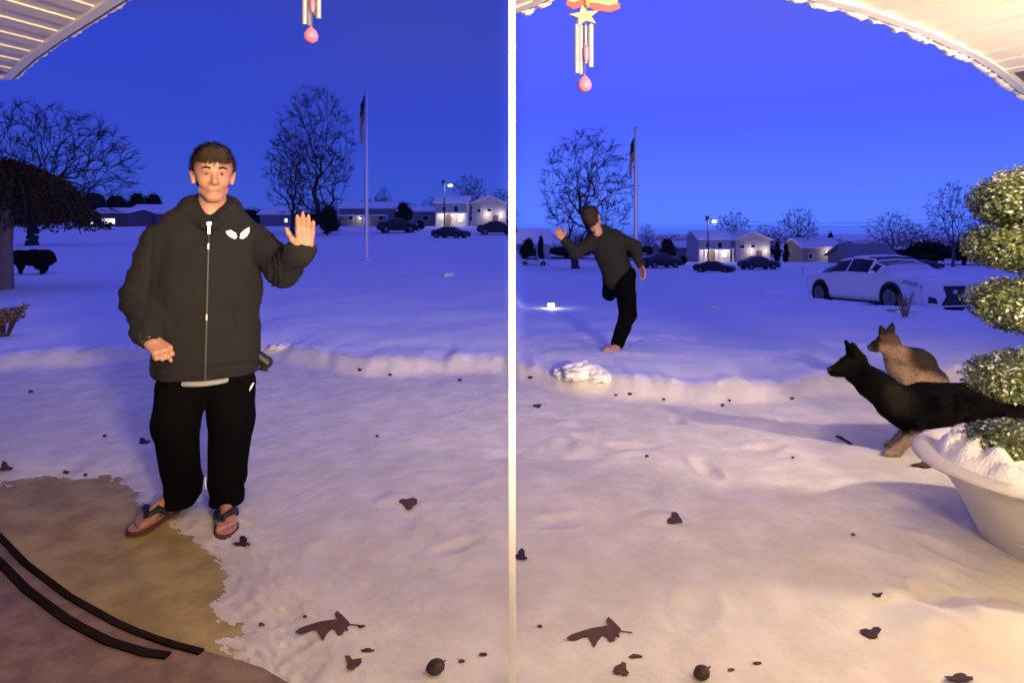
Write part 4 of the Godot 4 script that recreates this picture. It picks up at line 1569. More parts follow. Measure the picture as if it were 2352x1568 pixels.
func make_car(t: Node3D, paint: Material, detail: bool) -> void:
	if car_meshes.is_empty():
		var mb := MB.new()
		for s in [-1.0, 1.0]:
			car_patch(mb, -2.36, 2.40, 0.0, 7.0, s, 0.0, 64, 28)
		for e in [-2.36, 2.40]:
			var rim := []
			for s in [1.0, -1.0]:
				for k in 8:
					rim.append(car_pt(e, float(k) if s > 0 else 7.0 - k, s))
			mb.face(rim, Vector3(signf(e), 0, 0))
		car_meshes.body = mb.mesh()
		car_meshes.side = []
		for s in [-1.0, 1.0]:
			for q in [[-1.42, -0.35], [-0.28, 0.82]]:
				mb = MB.new()
				car_patch(mb, q[0], q[1], 4.14, 4.90, s, 0.006)
				car_meshes.side.append(mb.mesh())
		mb = MB.new()
		for s in [-1.0, 1.0]:
			car_patch(mb, 0.22, 0.98, 5.25, 7.0, s, 0.006)
		car_meshes.screen = mb.mesh()
		mb = MB.new()
		for s in [-1.0, 1.0]:
			car_patch(mb, -1.5, -0.85, 5.25, 7.0, s, 0.006)
		car_meshes.rear = mb.mesh()
		mb = MB.new()
		mb.tube([Vector3(0, 0, -0.11), Vector3(0, 0, 0.11)], [0.335, 0.335], 28)
		car_meshes.tyre = mb.mesh()
		mb = MB.new()
		mb.tube([Vector3(0, 0, 0.10), Vector3(0, 0, 0.118)], [0.235, 0.225], 24)
		for k in 5:
			var a := TAU * k / 5.0
			mb.box(Vector3(cos(a), sin(a), 0) * 0.12 + Vector3(0, 0, 0.122), Vector3(0.2, 0.055, 0.02), Basis(Vector3(0, 0, 1), a), 0.006)
		car_meshes.rim = mb.mesh()
		mb = MB.new()
		mb.tube([Vector3(0, 0, 0.0), Vector3(0, 0, 0.02)], [0.40, 0.40], 28)
		car_meshes.arch = mb.mesh()
	part("body", car_meshes.body, paint, t)
	for q in car_meshes.side:
		part("side_window", q, M.glass, t)
	part("windscreen", car_meshes.screen, M.glass, t)
	part("rear_window", car_meshes.rear, M.glass, t)
	for x in [-1.42, 1.42]:
		for s in [-1.0, 1.0]:
			var ar := part("wheel_arch", car_meshes.arch, M.car_black, t)
			ar.position = Vector3(x, 0.35, s * 0.895)
			ar.rotation.y = 0.0 if s > 0 else PI
			var w := part("wheel", car_meshes.tyre, M.tyre, t)
			w.position = Vector3(x, 0.33, s * 0.83)
			w.rotation.y = 0.0 if s > 0 else PI
			part("rim", car_meshes.rim, M.rim, w)
	if not detail:
		return
	var front := Basis(Vector3(0, 0, 1), Vector3(0, 1, 0), Vector3(1, 0, 0))
	var mb := MB.new()     # hourglass grille
	mb.prism(PackedVector2Array([Vector2(-0.40, 0.17), Vector2(0.40, 0.17), Vector2(0.22, 0.42), Vector2(0.30, 0.66), Vector2(-0.30, 0.66), Vector2(-0.22, 0.42)]), Transform3D(front, Vector3(2.385, 0, 0)), 0.03)
	part("grille", mb.mesh(), M.car_black, t)
	mb = MB.new()
	mb.ball(Vector3(2.42, 0.52, 0), Vector3(0.01, 0.05, 0.07), Basis(), 12, 8)
	part("badge", mb.mesh(), M.metal, t)
	mb = MB.new()
	mb.box(Vector3(2.40, 0.185, 0), Vector3(0.1, 0.035, 1.5), Basis(), 0.01)
	part("front_lip", mb.mesh(), M.car_white, t)
	for s in [-1.0, 1.0]:
		mb = MB.new()
		mb.prism(PackedVector2Array([Vector2(s * 0.46, 0.25), Vector2(s * 0.72, 0.27), Vector2(s * 0.70, 0.42), Vector2(s * 0.52, 0.38)]), Transform3D(front, Vector3(2.385, 0, 0)), 0.03)
		part("air_intake", mb.mesh(), M.car_black, t)
		mb = MB.new()
		car_patch(mb, 1.82, 2.37, 3.62, 4.1, s, 0.008)
		part("headlight", mb.mesh(), M.headlight, t)
		mb = MB.new()
		mb.ball(Vector3(0.86, 0.96, s * 0.98), Vector3(0.07, 0.06, 0.10), Basis(), 12, 8)
		part("mirror", mb.mesh(), paint, t)
		mb = MB.new()
		mb.box(Vector3(0.0, 0.20, s * 0.88), Vector3(2.0, 0.05, 0.06), Basis(), 0.01)
		part("sill", mb.mesh(), M.car_black, t)
		for hx in [-0.55, 0.35]:
			mb = MB.new()
			mb.box(Vector3(hx, 0.80, s * 0.905), Vector3(0.2, 0.03, 0.03), Basis(), 0.01)
			part("door_handle", mb.mesh(), paint, t)

func white_car() -> void:
	var z := 17.8
	var at := at_depth(2030, 704, z)
	var x := at.x
	var t := thing("parked_car", "white parked saloon car with a dark grille on the snowy drive", "car", Vector3(x, ground(x, z, false) + 0.02, -z), -1.42)
	t.rotate_object_local(Vector3(0, 0, 1), 0.055)
	make_car(t, M.car_white, true)

func far_car(px: float, z: float, turn: float, m: Material, sc: float, label: String, tall: float) -> void:
	var at := far_spot(px, z)
	var t := thing("parked_car", label, "car", at, turn)
	t.scale = Vector3(sc, sc * tall, sc)
	make_car(t, m, false)

# ------------------------------------------------------------------ people
func hand(w: Vector3, f: Vector3, nrm: Vector3, th: Vector3, curls: Array, thumb_in: float, s := 1.0) -> Array:
	var out := []
	f = f.normalized()
	nrm = (nrm - f * nrm.dot(f)).normalized()
	th = (th - f * th.dot(f) - nrm * th.dot(nrm)).normalized()
	out.append(bone(w - f * 0.03 * s, w + f * 0.02 * s, 0.026 * s, 0.024 * s))
	var lens := [0.070, 0.079, 0.073, 0.057]
	var offs := [0.031, 0.0105, -0.0105, -0.030]
	var reach := [0.088, 0.092, 0.087, 0.078]
	for k in 4:
		var root: Vector3 = w + f * reach[k] * s + th * offs[k] * s
		out.append(bone(w + f * 0.012 * s + th * offs[k] * 0.72 * s, root, 0.0155 * s, 0.0125 * s))
		var d := f
		var n := nrm
		var p := root
		var spread: float = offs[k] * 2.2
		d = (d + th * spread).normalized()
		for j in 3:
			var c: float = curls[k] * [0.9, 1.15, 0.8][j]
			var d2 := d * cos(c) + n * sin(c)
			n = n * cos(c) - d * sin(c)
			d = d2
			var q: Vector3 = p + d * lens[k] * [0.46, 0.30, 0.24][j] * s
			out.append(bone(p, q, [0.0102, 0.0094, 0.0086][j] * s, [0.0094, 0.0086, 0.0074][j] * s))
			p = q
	var b := w + f * 0.022 * s + th * 0.024 * s + nrm * 0.006 * s
	var d1 := (f * 0.62 + th * (0.78 - thumb_in) + nrm * (0.15 + thumb_in)).normalized()
	var b1 := b + d1 * 0.042 * s
	out.append(bone(b, b1, 0.0165 * s, 0.0125 * s))
	var d3 := (d1 + f * 0.45 - th * thumb_in * 0.8).normalized()
	var b2 := b1 + d3 * 0.034 * s
	out.append(bone(b1, b2, 0.0115 * s, 0.0105 * s))
	out.append(bone(b2, b2 + (d3 + f * 0.25).normalized() * 0.024 * s, 0.0105 * s, 0.0085 * s))
	return out

func head_bones(c: Vector3, b: Basis, s := 1.0) -> Array:
	var out := []
	for q in [
		[0, 0.040, -0.022, 0, 0.040, 0.012, 0.083, 0.080], [0, 0.055, 0.01, 0, 0.06, -0.03, 0.072, 0.074], [0, 0.0, 0.01, 0, -0.02, 0.03, 0.070, 0.058],
		[0, -0.03, 0.035, 0, -0.078, 0.056, 0.052, 0.034], [-0.035, -0.06, 0.02, -0.014, -0.088, 0.062, 0.028, 0.022], [0.035, -0.06, 0.02, 0.014, -0.088, 0.062, 0.028, 0.022],
		[-0.036, -0.02, 0.052, -0.042, -0.012, 0.04, 0.028, 0.026], [0.036, -0.02, 0.052, 0.042, -0.012, 0.04, 0.028, 0.026],
		[-0.034, 0.033, 0.070, -0.012, 0.030, 0.079, 0.014, 0.013], [0.034, 0.033, 0.070, 0.012, 0.030, 0.079, 0.014, 0.013],
		[0, 0.020, 0.082, 0, -0.022, 0.103, 0.0085, 0.0125], [-0.011, -0.027, 0.088, 0.011, -0.027, 0.088, 0.0085, 0.0085],
		[-0.016, -0.053, 0.080, 0.016, -0.053, 0.080, 0.0072, 0.0072], [-0.013, -0.063, 0.080, 0.013, -0.063, 0.080, 0.0085, 0.0085],
		[-0.081, 0.012, -0.010, -0.078, -0.028, -0.004, 0.016, 0.010], [0.081, 0.012, -0.010, 0.078, -0.028, -0.004, 0.016, 0.010],
		[0, -0.05, -0.02, 0, -0.15, -0.035, 0.056, 0.060]]:
		out.append(bone(c + b * Vector3(q[0], q[1], q[2]) * s, c + b * Vector3(q[3], q[4], q[5]) * s, q[6] * s, q[7] * s))
	return out

func hair_bones(c: Vector3, b: Basis, s := 1.0) -> Array:
	var out := []
	for q in [[0, 0.062, -0.018, 0, 0.062, 0.012, 0.086, 0.078], [0, 0.03, -0.035, 0, -0.01, -0.045, 0.080, 0.066], [-0.06, 0.05, 0.0, -0.066, 0.015, -0.012, 0.026, 0.022], [0.06, 0.05, 0.0, 0.066, 0.015, -0.012, 0.026, 0.022], [-0.03, 0.098, 0.055, 0.03, 0.100, 0.055, 0.026, 0.026]]:
		out.append(bone(c + b * Vector3(q[0], q[1], q[2]) * s, c + b * Vector3(q[3], q[4], q[5]) * s, q[6] * s, q[7] * s))
	return out

func eyes(c: Vector3, b: Basis, parent: Node3D, s := 1.0) -> void:
	for sx in [-1.0, 1.0]:
		var mb := MB.new()
		mb.ball(c + b * Vector3(sx * 0.031, 0.014, 0.0775) * s, Vector3(0.0125, 0.0056, 0.0090) * s, b, 12, 8)
		var e := part("eye", mb.mesh(), M.eye_white, parent)
		mb = MB.new()
		mb.ball(c + b * Vector3(sx * 0.031, 0.0135, 0.0850) * s, Vector3(0.0062, 0.0064, 0.004) * s, b, 10, 8)
		part("iris", mb.mesh(), M.eye_dark, e)
		mb = MB.new()
		mb.tube([c + b * Vector3(sx * 0.050, 0.035, 0.077) * s, c + b * Vector3(sx * 0.034, 0.042, 0.0895) * s, c + b * Vector3(sx * 0.015, 0.037, 0.0935) * s], [0.0035 * s, 0.0058 * s, 0.0048 * s], 6)
		part("eyebrow", mb.mesh(), M.hair, parent)

func people() -> void:
	waving_person()
	falling_person()

const SKIN := Color(0.44, 0.225, 0.15)

func waving_person() -> void:
	var mx := -1.48
	var mz := 3.12
	var zd := Vector3(-mx, 0, mz).normalized()
	var xd := Vector3.UP.cross(zd)
	var t := thing("person", "person in dark grey zip hoodie and black joggers waving, wearing flip flops", "person", W(mx, 0.012, mz))
	t.basis = Basis(xd, Vector3.UP, zd)
	var hc := Vector3(0.045, 1.606, 0.055)
	var hb := Basis(Vector3.UP, 0.05) * Basis(Vector3.RIGHT, 0.10)
	# joints
	var sR := Vector3(-0.180, 1.295, 0.0); var eR := Vector3(-0.262, 1.04, -0.02); var wR := Vector3(-0.205, 0.865, 0.185)
	var sL := Vector3(0.225, 1.305, 0.0); var eL := Vector3(0.345, 1.165, 0.17); var wL := Vector3(0.418, 1.262, 0.385)
	var hipA := Vector3(-0.085, 0.80, 0.0); var kneeA := Vector3(-0.115, 0.45, 0.035); var ankA := Vector3(-0.085, 0.085, -0.055)
	var hipB := Vector3(0.125, 0.80, 0.0); var kneeB := Vector3(0.125, 0.45, 0.05); var ankB := Vector3(0.102, 0.085, 0.075)
	var skin_paint := func(p: Vector3) -> Color:
		var q := hb.inverse() * (p - hc)
		var c := SKIN
		if q.length() < 0.16:
			if absf(q.y + 0.0615) < 0.008 and absf(q.x) < 0.021 and q.z > 0.078:
				c = Color(0.27, 0.085, 0.075)
			var blush := Vector2(absf(q.x) - 0.04, q.y + 0.02).length()
			c = c.lerp(Color(0.46, 0.20, 0.14), 0.2 * smoothstep(0.03, 0.0, blush))
		return c
	var body := MB.new()
	# trunk, limbs and feet under the clothes
	var bb := [bone(Vector3(-0.06, 0.9, 0), Vector3(-0.06, 1.26, 0), 0.09, 0.09), bone(Vector3(0.10, 0.9, 0), Vector3(0.11, 1.26, 0), 0.09, 0.09), bone(Vector3(0.02, 1.3, -0.01), Vector3(0.04, 1.5, 0.01), 0.085, 0.06),
		bone(sR, eR, 0.05, 0.042), bone(eR, wR, 0.042, 0.028), bone(sL, eL, 0.05, 0.042), bone(eL, wL, 0.042, 0.028),
		bone(hipA, kneeA, 0.085, 0.06), bone(kneeA, ankA, 0.055, 0.036), bone(hipB, kneeB, 0.085, 0.06), bone(kneeB, ankB, 0.055, 0.036)]
	nets(body, bb, 0.016, 0.03, null, skin_paint)
	nets(body, head_bones(hc, hb, 1.06), 0.0042, 0.0125, null, skin_paint)
	nets(body, hand(wL, Vector3(0.0, 0.97, 0.16), Vector3(-0.12, -0.15, 1.0), Vector3(-1, 0, -0.1), [0.10, 0.08, 0.10, 0.16], 0.1), 0.004, 0.008, null, skin_paint)
	nets(body, hand(wR, Vector3(0.42, -0.30, 0.55), Vector3(0.15, -0.9, -0.35), Vector3(0.8, 0.35, -0.2), [1.25, 1.3, 1.3, 1.3], 0.55), 0.004, 0.008, null, skin_paint)
	var feet := [[Vector3(-0.105, 0, -0.115), Vector3(-0.298, 0, 0.115), 1.0], [Vector3(0.098, 0, 0.03), Vector3(0.098, 0, 0.325), -1.0]]
	for ft in feet:
		var h: Vector3 = ft[0]
		var d: Vector3 = (ft[1] - ft[0]).normalized()
		var sd: Vector3 = Vector3.UP.cross(d) * ft[2]       # towards the inner edge
		var fb := [bone(h + d * 0.04 + Vector3.UP * 0.052, h + d * 0.05 + Vector3.UP * 0.13, 0.034, 0.036), bone(h + d * 0.05 + Vector3.UP * 0.07, h + d * 0.17 + Vector3.UP * 0.045, 0.036, 0.026), bone(h + d * 0.17 + sd * 0.018 + Vector3.UP * 0.042, h + d * 0.205 + sd * 0.024 + Vector3.UP * 0.036, 0.022, 0.017), bone(h + d * 0.15 - sd * 0.02 + Vector3.UP * 0.04, h + d * 0.19 - sd * 0.024 + Vector3.UP * 0.034, 0.022, 0.017), bone(h + d * 0.19 - sd * 0.02 + Vector3.UP * 0.034, h + d * 0.20 + sd * 0.02 + Vector3.UP * 0.035, 0.016, 0.017)]
		var reach := [0.262, 0.256, 0.246, 0.234, 0.220]
		for k in 5:
			var o: float = [0.033, 0.012, -0.004, -0.019, -0.033][k]
			fb.append(bone(h + d * 0.20 + sd * o * 0.8 + Vector3.UP * 0.034, h + d * reach[k] + sd * o + Vector3.UP * 0.030, 0.0125 if k > 0 else 0.0165, 0.0095 if k > 0 else 0.0145))
		nets(body, fb, 0.005, 0.010, null, skin_paint)
	part("body", body.mesh(), M.skin, t)
	eyes(hc, hb, t, 1.06)
	var mb := MB.new()
	nets(mb, hair_bones(hc, hb, 1.06), 0.006, 0.02, func(p: Vector3) -> float: return 0.004 * nz_fine.get_noise_3d(p.x * 6000.0, p.y * 2500.0, p.z * 6000.0))
	var locks := strands(mb, 5200, 0.017, 0.0014, Vector3(0, -0.1, -0.05), 0.4, Color(0.04, 0.025, 0.016), 41)
	var cap := part("hair", mb.mesh(), M.hair, t)
	part("hair_strands", locks.mesh(), M.needles, cap).set_meta("kind", "stuff")

	# hoodie
	var hd := [
		bone(Vector3(-0.080, 0.70, 0.0), Vector3(-0.075, 1.06, 0.012), 0.136, 0.136), bone(Vector3(0.120, 0.70, 0.0), Vector3(0.125, 1.06, 0.012), 0.136, 0.136),
		bone(Vector3(-0.075, 1.06, 0.015), Vector3(-0.075, 1.285, 0.0), 0.140, 0.125), bone(Vector3(0.125, 1.06, 0.015), Vector3(0.125, 1.28, 0.0), 0.140, 0.125),
		bone(Vector3(0.02, 0.70, 0.015), Vector3(0.02, 1.20, 0.03), 0.140, 0.138),
		bone(Vector3(-0.10, 1.375, -0.01), Vector3(0.15, 1.37, -0.01), 0.082, 0.082), bone(Vector3(0.02, 1.36, -0.02), Vector3(0.035, 1.46, -0.01), 0.092, 0.074),
		bone(sR, eR, 0.082, 0.080), bone(eR, wR + (eR - wR) * 0.22, 0.083, 0.066), bone(wR + (eR - wR) * 0.30, wR + (eR - wR) * 0.14, 0.062, 0.054),
		bone(sL, eL, 0.082, 0.078), bone(eL, wL + (eL - wL) * 0.20, 0.080, 0.062), bone(wL + (eL - wL) * 0.24, wL + (eL - wL) * 0.08, 0.060, 0.052)]
	# hood bunched round the neck
	for k in 9:
		var a0 := PI * (-0.12 + 1.24 * k / 9.0)
		var a1 := PI * (-0.12 + 1.24 * (k + 1) / 9.0)
		var c0 := Vector3(0.036 + cos(a0) * 0.098, 1.455 + 0.02 * sin(a0), -0.005 - sin(a0) * 0.095)
		var c1 := Vector3(0.036 + cos(a1) * 0.098, 1.455 + 0.02 * sin(a1), -0.005 - sin(a1) * 0.095)
		hd.append(bone(c0, c1, 0.036 + 0.014 * sin(a0), 0.036 + 0.014 * sin(a1)))
	hd.append(bone(Vector3(0.122, 1.452, 0.025), Vector3(0.048, 1.375, 0.115), 0.034, 0.020))
	hd.append(bone(Vector3(-0.050, 1.452, 0.025), Vector3(0.006, 1.375, 0.115), 0.034, 0.020))
	var kk := 0.035
	var folds := func(p: Vector3) -> float:
		var arm := maxf(smoothstep(-0.17, -0.25, p.x), smoothstep(0.27, 0.33, p.x))
		var f := lerpf(0.006, 0.011, arm)
		var v := nz_fine.get_noise_3d(p.x * 260.0, p.y * lerpf(420.0, 1150.0, arm), p.z * 260.0) * f * 1.7
		v += nz_fine.get_noise_3d(p.x * 900.0, p.y * 500.0 + 50.0, p.z * 900.0) * 0.003
		if arm < 0.5:
			v -= 0.009 * smoothstep(0.012, 0.0, absf(p.y - 0.722)) + 0.006 * smoothstep(0.722, 0.70, p.y)
			if p.y < 0.715:
				v += 0.0022 * sin(atan2(p.z, p.x - 0.02) * 90.0)
		return v
	mb = MB.new()
	nets(mb, hd, 0.0095, kk, folds)
	for k in mb.v.size():
		if mb.v[k].y < 0.662:
			mb.v[k].y = 0.662
	var hoodie := part("hoodie", mb.mesh(), M.hoodie, t)
	mb = MB.new()
	var zip := []
	var zr := []
	for k in 30:
		var y := lerpf(1.372, 0.66, k / 29.0)
		var x := lerpf(0.027, 0.010, k / 29.0)
		zip.append(Vector3(x, y, front_of(hd, x, y, kk) + 0.004 + float(folds.call(Vector3(x, y, front_of(hd, x, y, kk))))))
		zr.append(0.0042)
	mb.tube(zip, zr, 6)
	part("zip", mb.mesh(), mat(0.10, 0.095, 0.09, 0.5, 0.4), hoodie)
	mb = MB.new()
	mb.box(zip[0] + Vector3(0, -0.018, 0.007), Vector3(0.013, 0.045, 0.005), Basis(), 0.002)
	mb.box(zip[0] + Vector3(0, 0.010, 0.005), Vector3(0.022, 0.016, 0.008), Basis(), 0.002)
	mb.box(zip[4] + Vector3(0.0, -0.006, 0.006), Vector3(0.007, 0.05, 0.004), Basis(), 0.002)
	mb.box(zip[17] + Vector3(0.0, 0.0, 0.006), Vector3(0.009, 0.03, 0.004), Basis(), 0.002)
	part("zip_pull", mb.mesh(), M.metal, hoodie)
	# pale two-winged emblem on the chest
	for w in [[[0.098, 1.345], [0.120, 1.352], [0.142, 1.338], [0.148, 1.318], [0.138, 1.308], [0.118, 1.318], [0.104, 1.330]], [[0.158, 1.312], [0.162, 1.335], [0.180, 1.352], [0.204, 1.366], [0.203, 1.342], [0.192, 1.322], [0.172, 1.308]]]:
		mb = MB.new()
		var idx := []
		for p in w:
			var z := front_of(hd, p[0], p[1], kk)
			idx.append(Vector3(p[0], p[1], z + 0.006 + maxf(0.0, float(folds.call(Vector3(p[0], p[1], z))))))
		mb.face(idx, Vector3(0.1, 0.1, 1).normalized())
		var back := []
		for p in idx:
			back.append(p - Vector3(0, 0, 0.012))
		for k in idx.size():
			var k2 := (k + 1) % idx.size()
			var e: Vector3 = (idx[k2] - idx[k]).cross(Vector3(0, 0, 1)).normalized()
			mb.face([idx[k], idx[k2], back[k2], back[k]], e)
		part("emblem", mb.mesh(), M.white_print, hoodie)
	# pocket seams
	for s in [-1.0, 1.0]:
		mb = MB.new()
		var seam := []
		var sr := []
		for k in 10:
			var f := k / 9.0
			var x: float = 0.018 + s * lerpf(0.105, 0.165, f)
			var y := lerpf(0.98, 0.80, f)
			seam.append(Vector3(x, y, front_of(hd, x, y, kk) + 0.001))
			sr.append(0.0035)
		mb.tube(seam, sr, 5)
		part("pocket_seam", mb.mesh(), M.hoodie, hoodie)
	mb = MB.new()
	mb.tube([wR + (eR - wR) * 0.10, wR + (eR - wR) * 0.02, wR - (eR - wR) * 0.02], [0.044, 0.042, 0.036], 16)
	part("undershirt_cuff", mb.mesh(), M.grey_cloth, t)
	mb = MB.new()
	var tee := []
	var tr := []
	for k in 15:
		var a := PI * (0.26 + 0.48 * k / 14.0)
		tee.append(Vector3(0.012 + cos(a) * 0.15, 0.652 - 0.006 * sin(a), -0.006 + sin(a) * 0.140))
		tr.append(0.013 if k > 0 and k < 14 else 0.004)
	mb.tube(tee, tr, 8)
	part("undershirt_hem", mb.mesh(), M.grey_cloth, t)

	# joggers
	var tb := [bone(Vector3(-0.05, 0.76, 0), Vector3(-0.06, 0.66, 0), 0.100, 0.105), bone(Vector3(0.09, 0.76, 0), Vector3(0.10, 0.66, 0), 0.100, 0.105),
		bone(Vector3(-0.088, 0.60, 0.0), kneeA, 0.116, 0.100), bone(kneeA, ankA + Vector3(0, 0.04, 0.0), 0.100, 0.080), bone(ankA + Vector3(0, 0.06, 0), ankA + Vector3(-0.014, -0.05, 0.02), 0.078, 0.078),
		bone(Vector3(0.122, 0.60, 0.0), kneeB, 0.116, 0.100), bone(kneeB, ankB + Vector3(0, 0.06, 0), 0.100, 0.078), bone(ankB + Vector3(0, 0.07, 0), ankB + Vector3(0, -0.05, 0.012), 0.076, 0.074)]
	var tf := func(p: Vector3) -> float:
		var low := smoothstep(0.5, 0.1, p.y)
		return nz_fine.get_noise_3d(p.x * 300.0, p.y * lerpf(300.0, 900.0, low), p.z * 300.0) * lerpf(0.010, 0.018, low)
	mb = MB.new()
	nets(mb, tb, 0.010, 0.03, tf)
	for k in mb.v.size():
		var cut := (0.040 if mb.v[k].x < 0.02 else 0.062) + 0.02 * smoothstep(0.06, -0.04, mb.v[k].z)
		if mb.v[k].y < cut:
			mb.v[k].y = cut
	var jog := part("joggers", mb.mesh(), M.trousers, t)
	mb = MB.new()
	var pz := front_of(tb, 0.205, 0.60, 0.03)
	mb.tube([Vector3(0.198, 0.575, pz + 0.006), Vector3(0.212, 0.60, pz + 0.004), Vector3(0.222, 0.615, pz - 0.004)], [0.003, 0.006, 0.004], 6)
	mb.tube([Vector3(0.012, 0.155, front_of(tb, 0.03, 0.155, 0.03)), Vector3(0.012, 0.20, front_of(tb, 0.03, 0.2, 0.03) - 0.02)], [0.004, 0.005], 6)
	part("white_logo", mb.mesh(), M.white_print, jog)
	# dark cloth dangling at the hip
	mb = MB.new()
	nets(mb, [bone(Vector3(0.245, 0.735, 0.02), Vector3(0.285, 0.70, 0.03), 0.026, 0.030), bone(Vector3(0.285, 0.70, 0.03), Vector3(0.27, 0.675, 0.03), 0.022, 0.014), bone(Vector3(0.24, 0.67, 0.03), Vector3(0.30, 0.655, 0.03), 0.005, 0.004)], 0.006, 0.012)
	part("dangling_cloth", mb.mesh(), M.black, t)

	# flip flops
	for ft in feet:
		var h: Vector3 = ft[0]
		var d: Vector3 = (ft[1] - ft[0]).normalized()
		var sd: Vector3 = Vector3.UP.cross(d) * ft[2]
		var ol := PackedVector2Array()
		for p in [[-0.012, 0.0], [0.0, 0.030], [0.05, 0.040], [0.12, 0.038], [0.19, 0.052], [0.25, 0.054], [0.287, 0.040], [0.303, 0.012], [0.296, -0.018], [0.268, -0.042], [0.22, -0.054], [0.15, -0.048], [0.08, -0.040], [0.02, -0.036], [-0.006, -0.022]]:
			ol.append(Vector2(p[0], p[1]))
		var soft := PackedVector2Array()
		for k in ol.size():
			var a := ol[k]
			var b := ol[(k + 1) % ol.size()]
			soft.append(a * 0.75 + b * 0.25)
			soft.append(a * 0.25 + b * 0.75)
		var xf := Transform3D(Basis(d, sd, Vector3.UP), h + Vector3(0, -0.004, 0))
		mb = MB.new()
		mb.prism(soft, xf, 0.020)
		var sandal := part("flip_flop", mb.mesh(), M.sole, t)
		mb = MB.new()
		var small := PackedVector2Array()
		for p in soft:
			small.append(Vector2(0.145, 0) + (p - Vector2(0.145, 0)) * Vector2(0.955, 0.84))
		mb.prism(small, xf.translated(Vector3(0, 0.018, 0)), 0.005)
		part("footbed", mb.mesh(), M.footbed, sandal)
		mb = MB.new()
		for s in [-1.0, 1.0]:
			mb.tube([h + d * 0.232 + sd * 0.022 + Vector3.UP * 0.030, h + d * 0.205 + sd * (0.020 + s * 0.012) + Vector3.UP * 0.062, h + d * 0.165 + sd * s * 0.036 + Vector3.UP * 0.066, h + d * 0.12 + sd * s * 0.046 + Vector3.UP * 0.03], [0.006, 0.012, 0.017, 0.011], 8)
		part("strap", mb.mesh(), M.black, sandal)

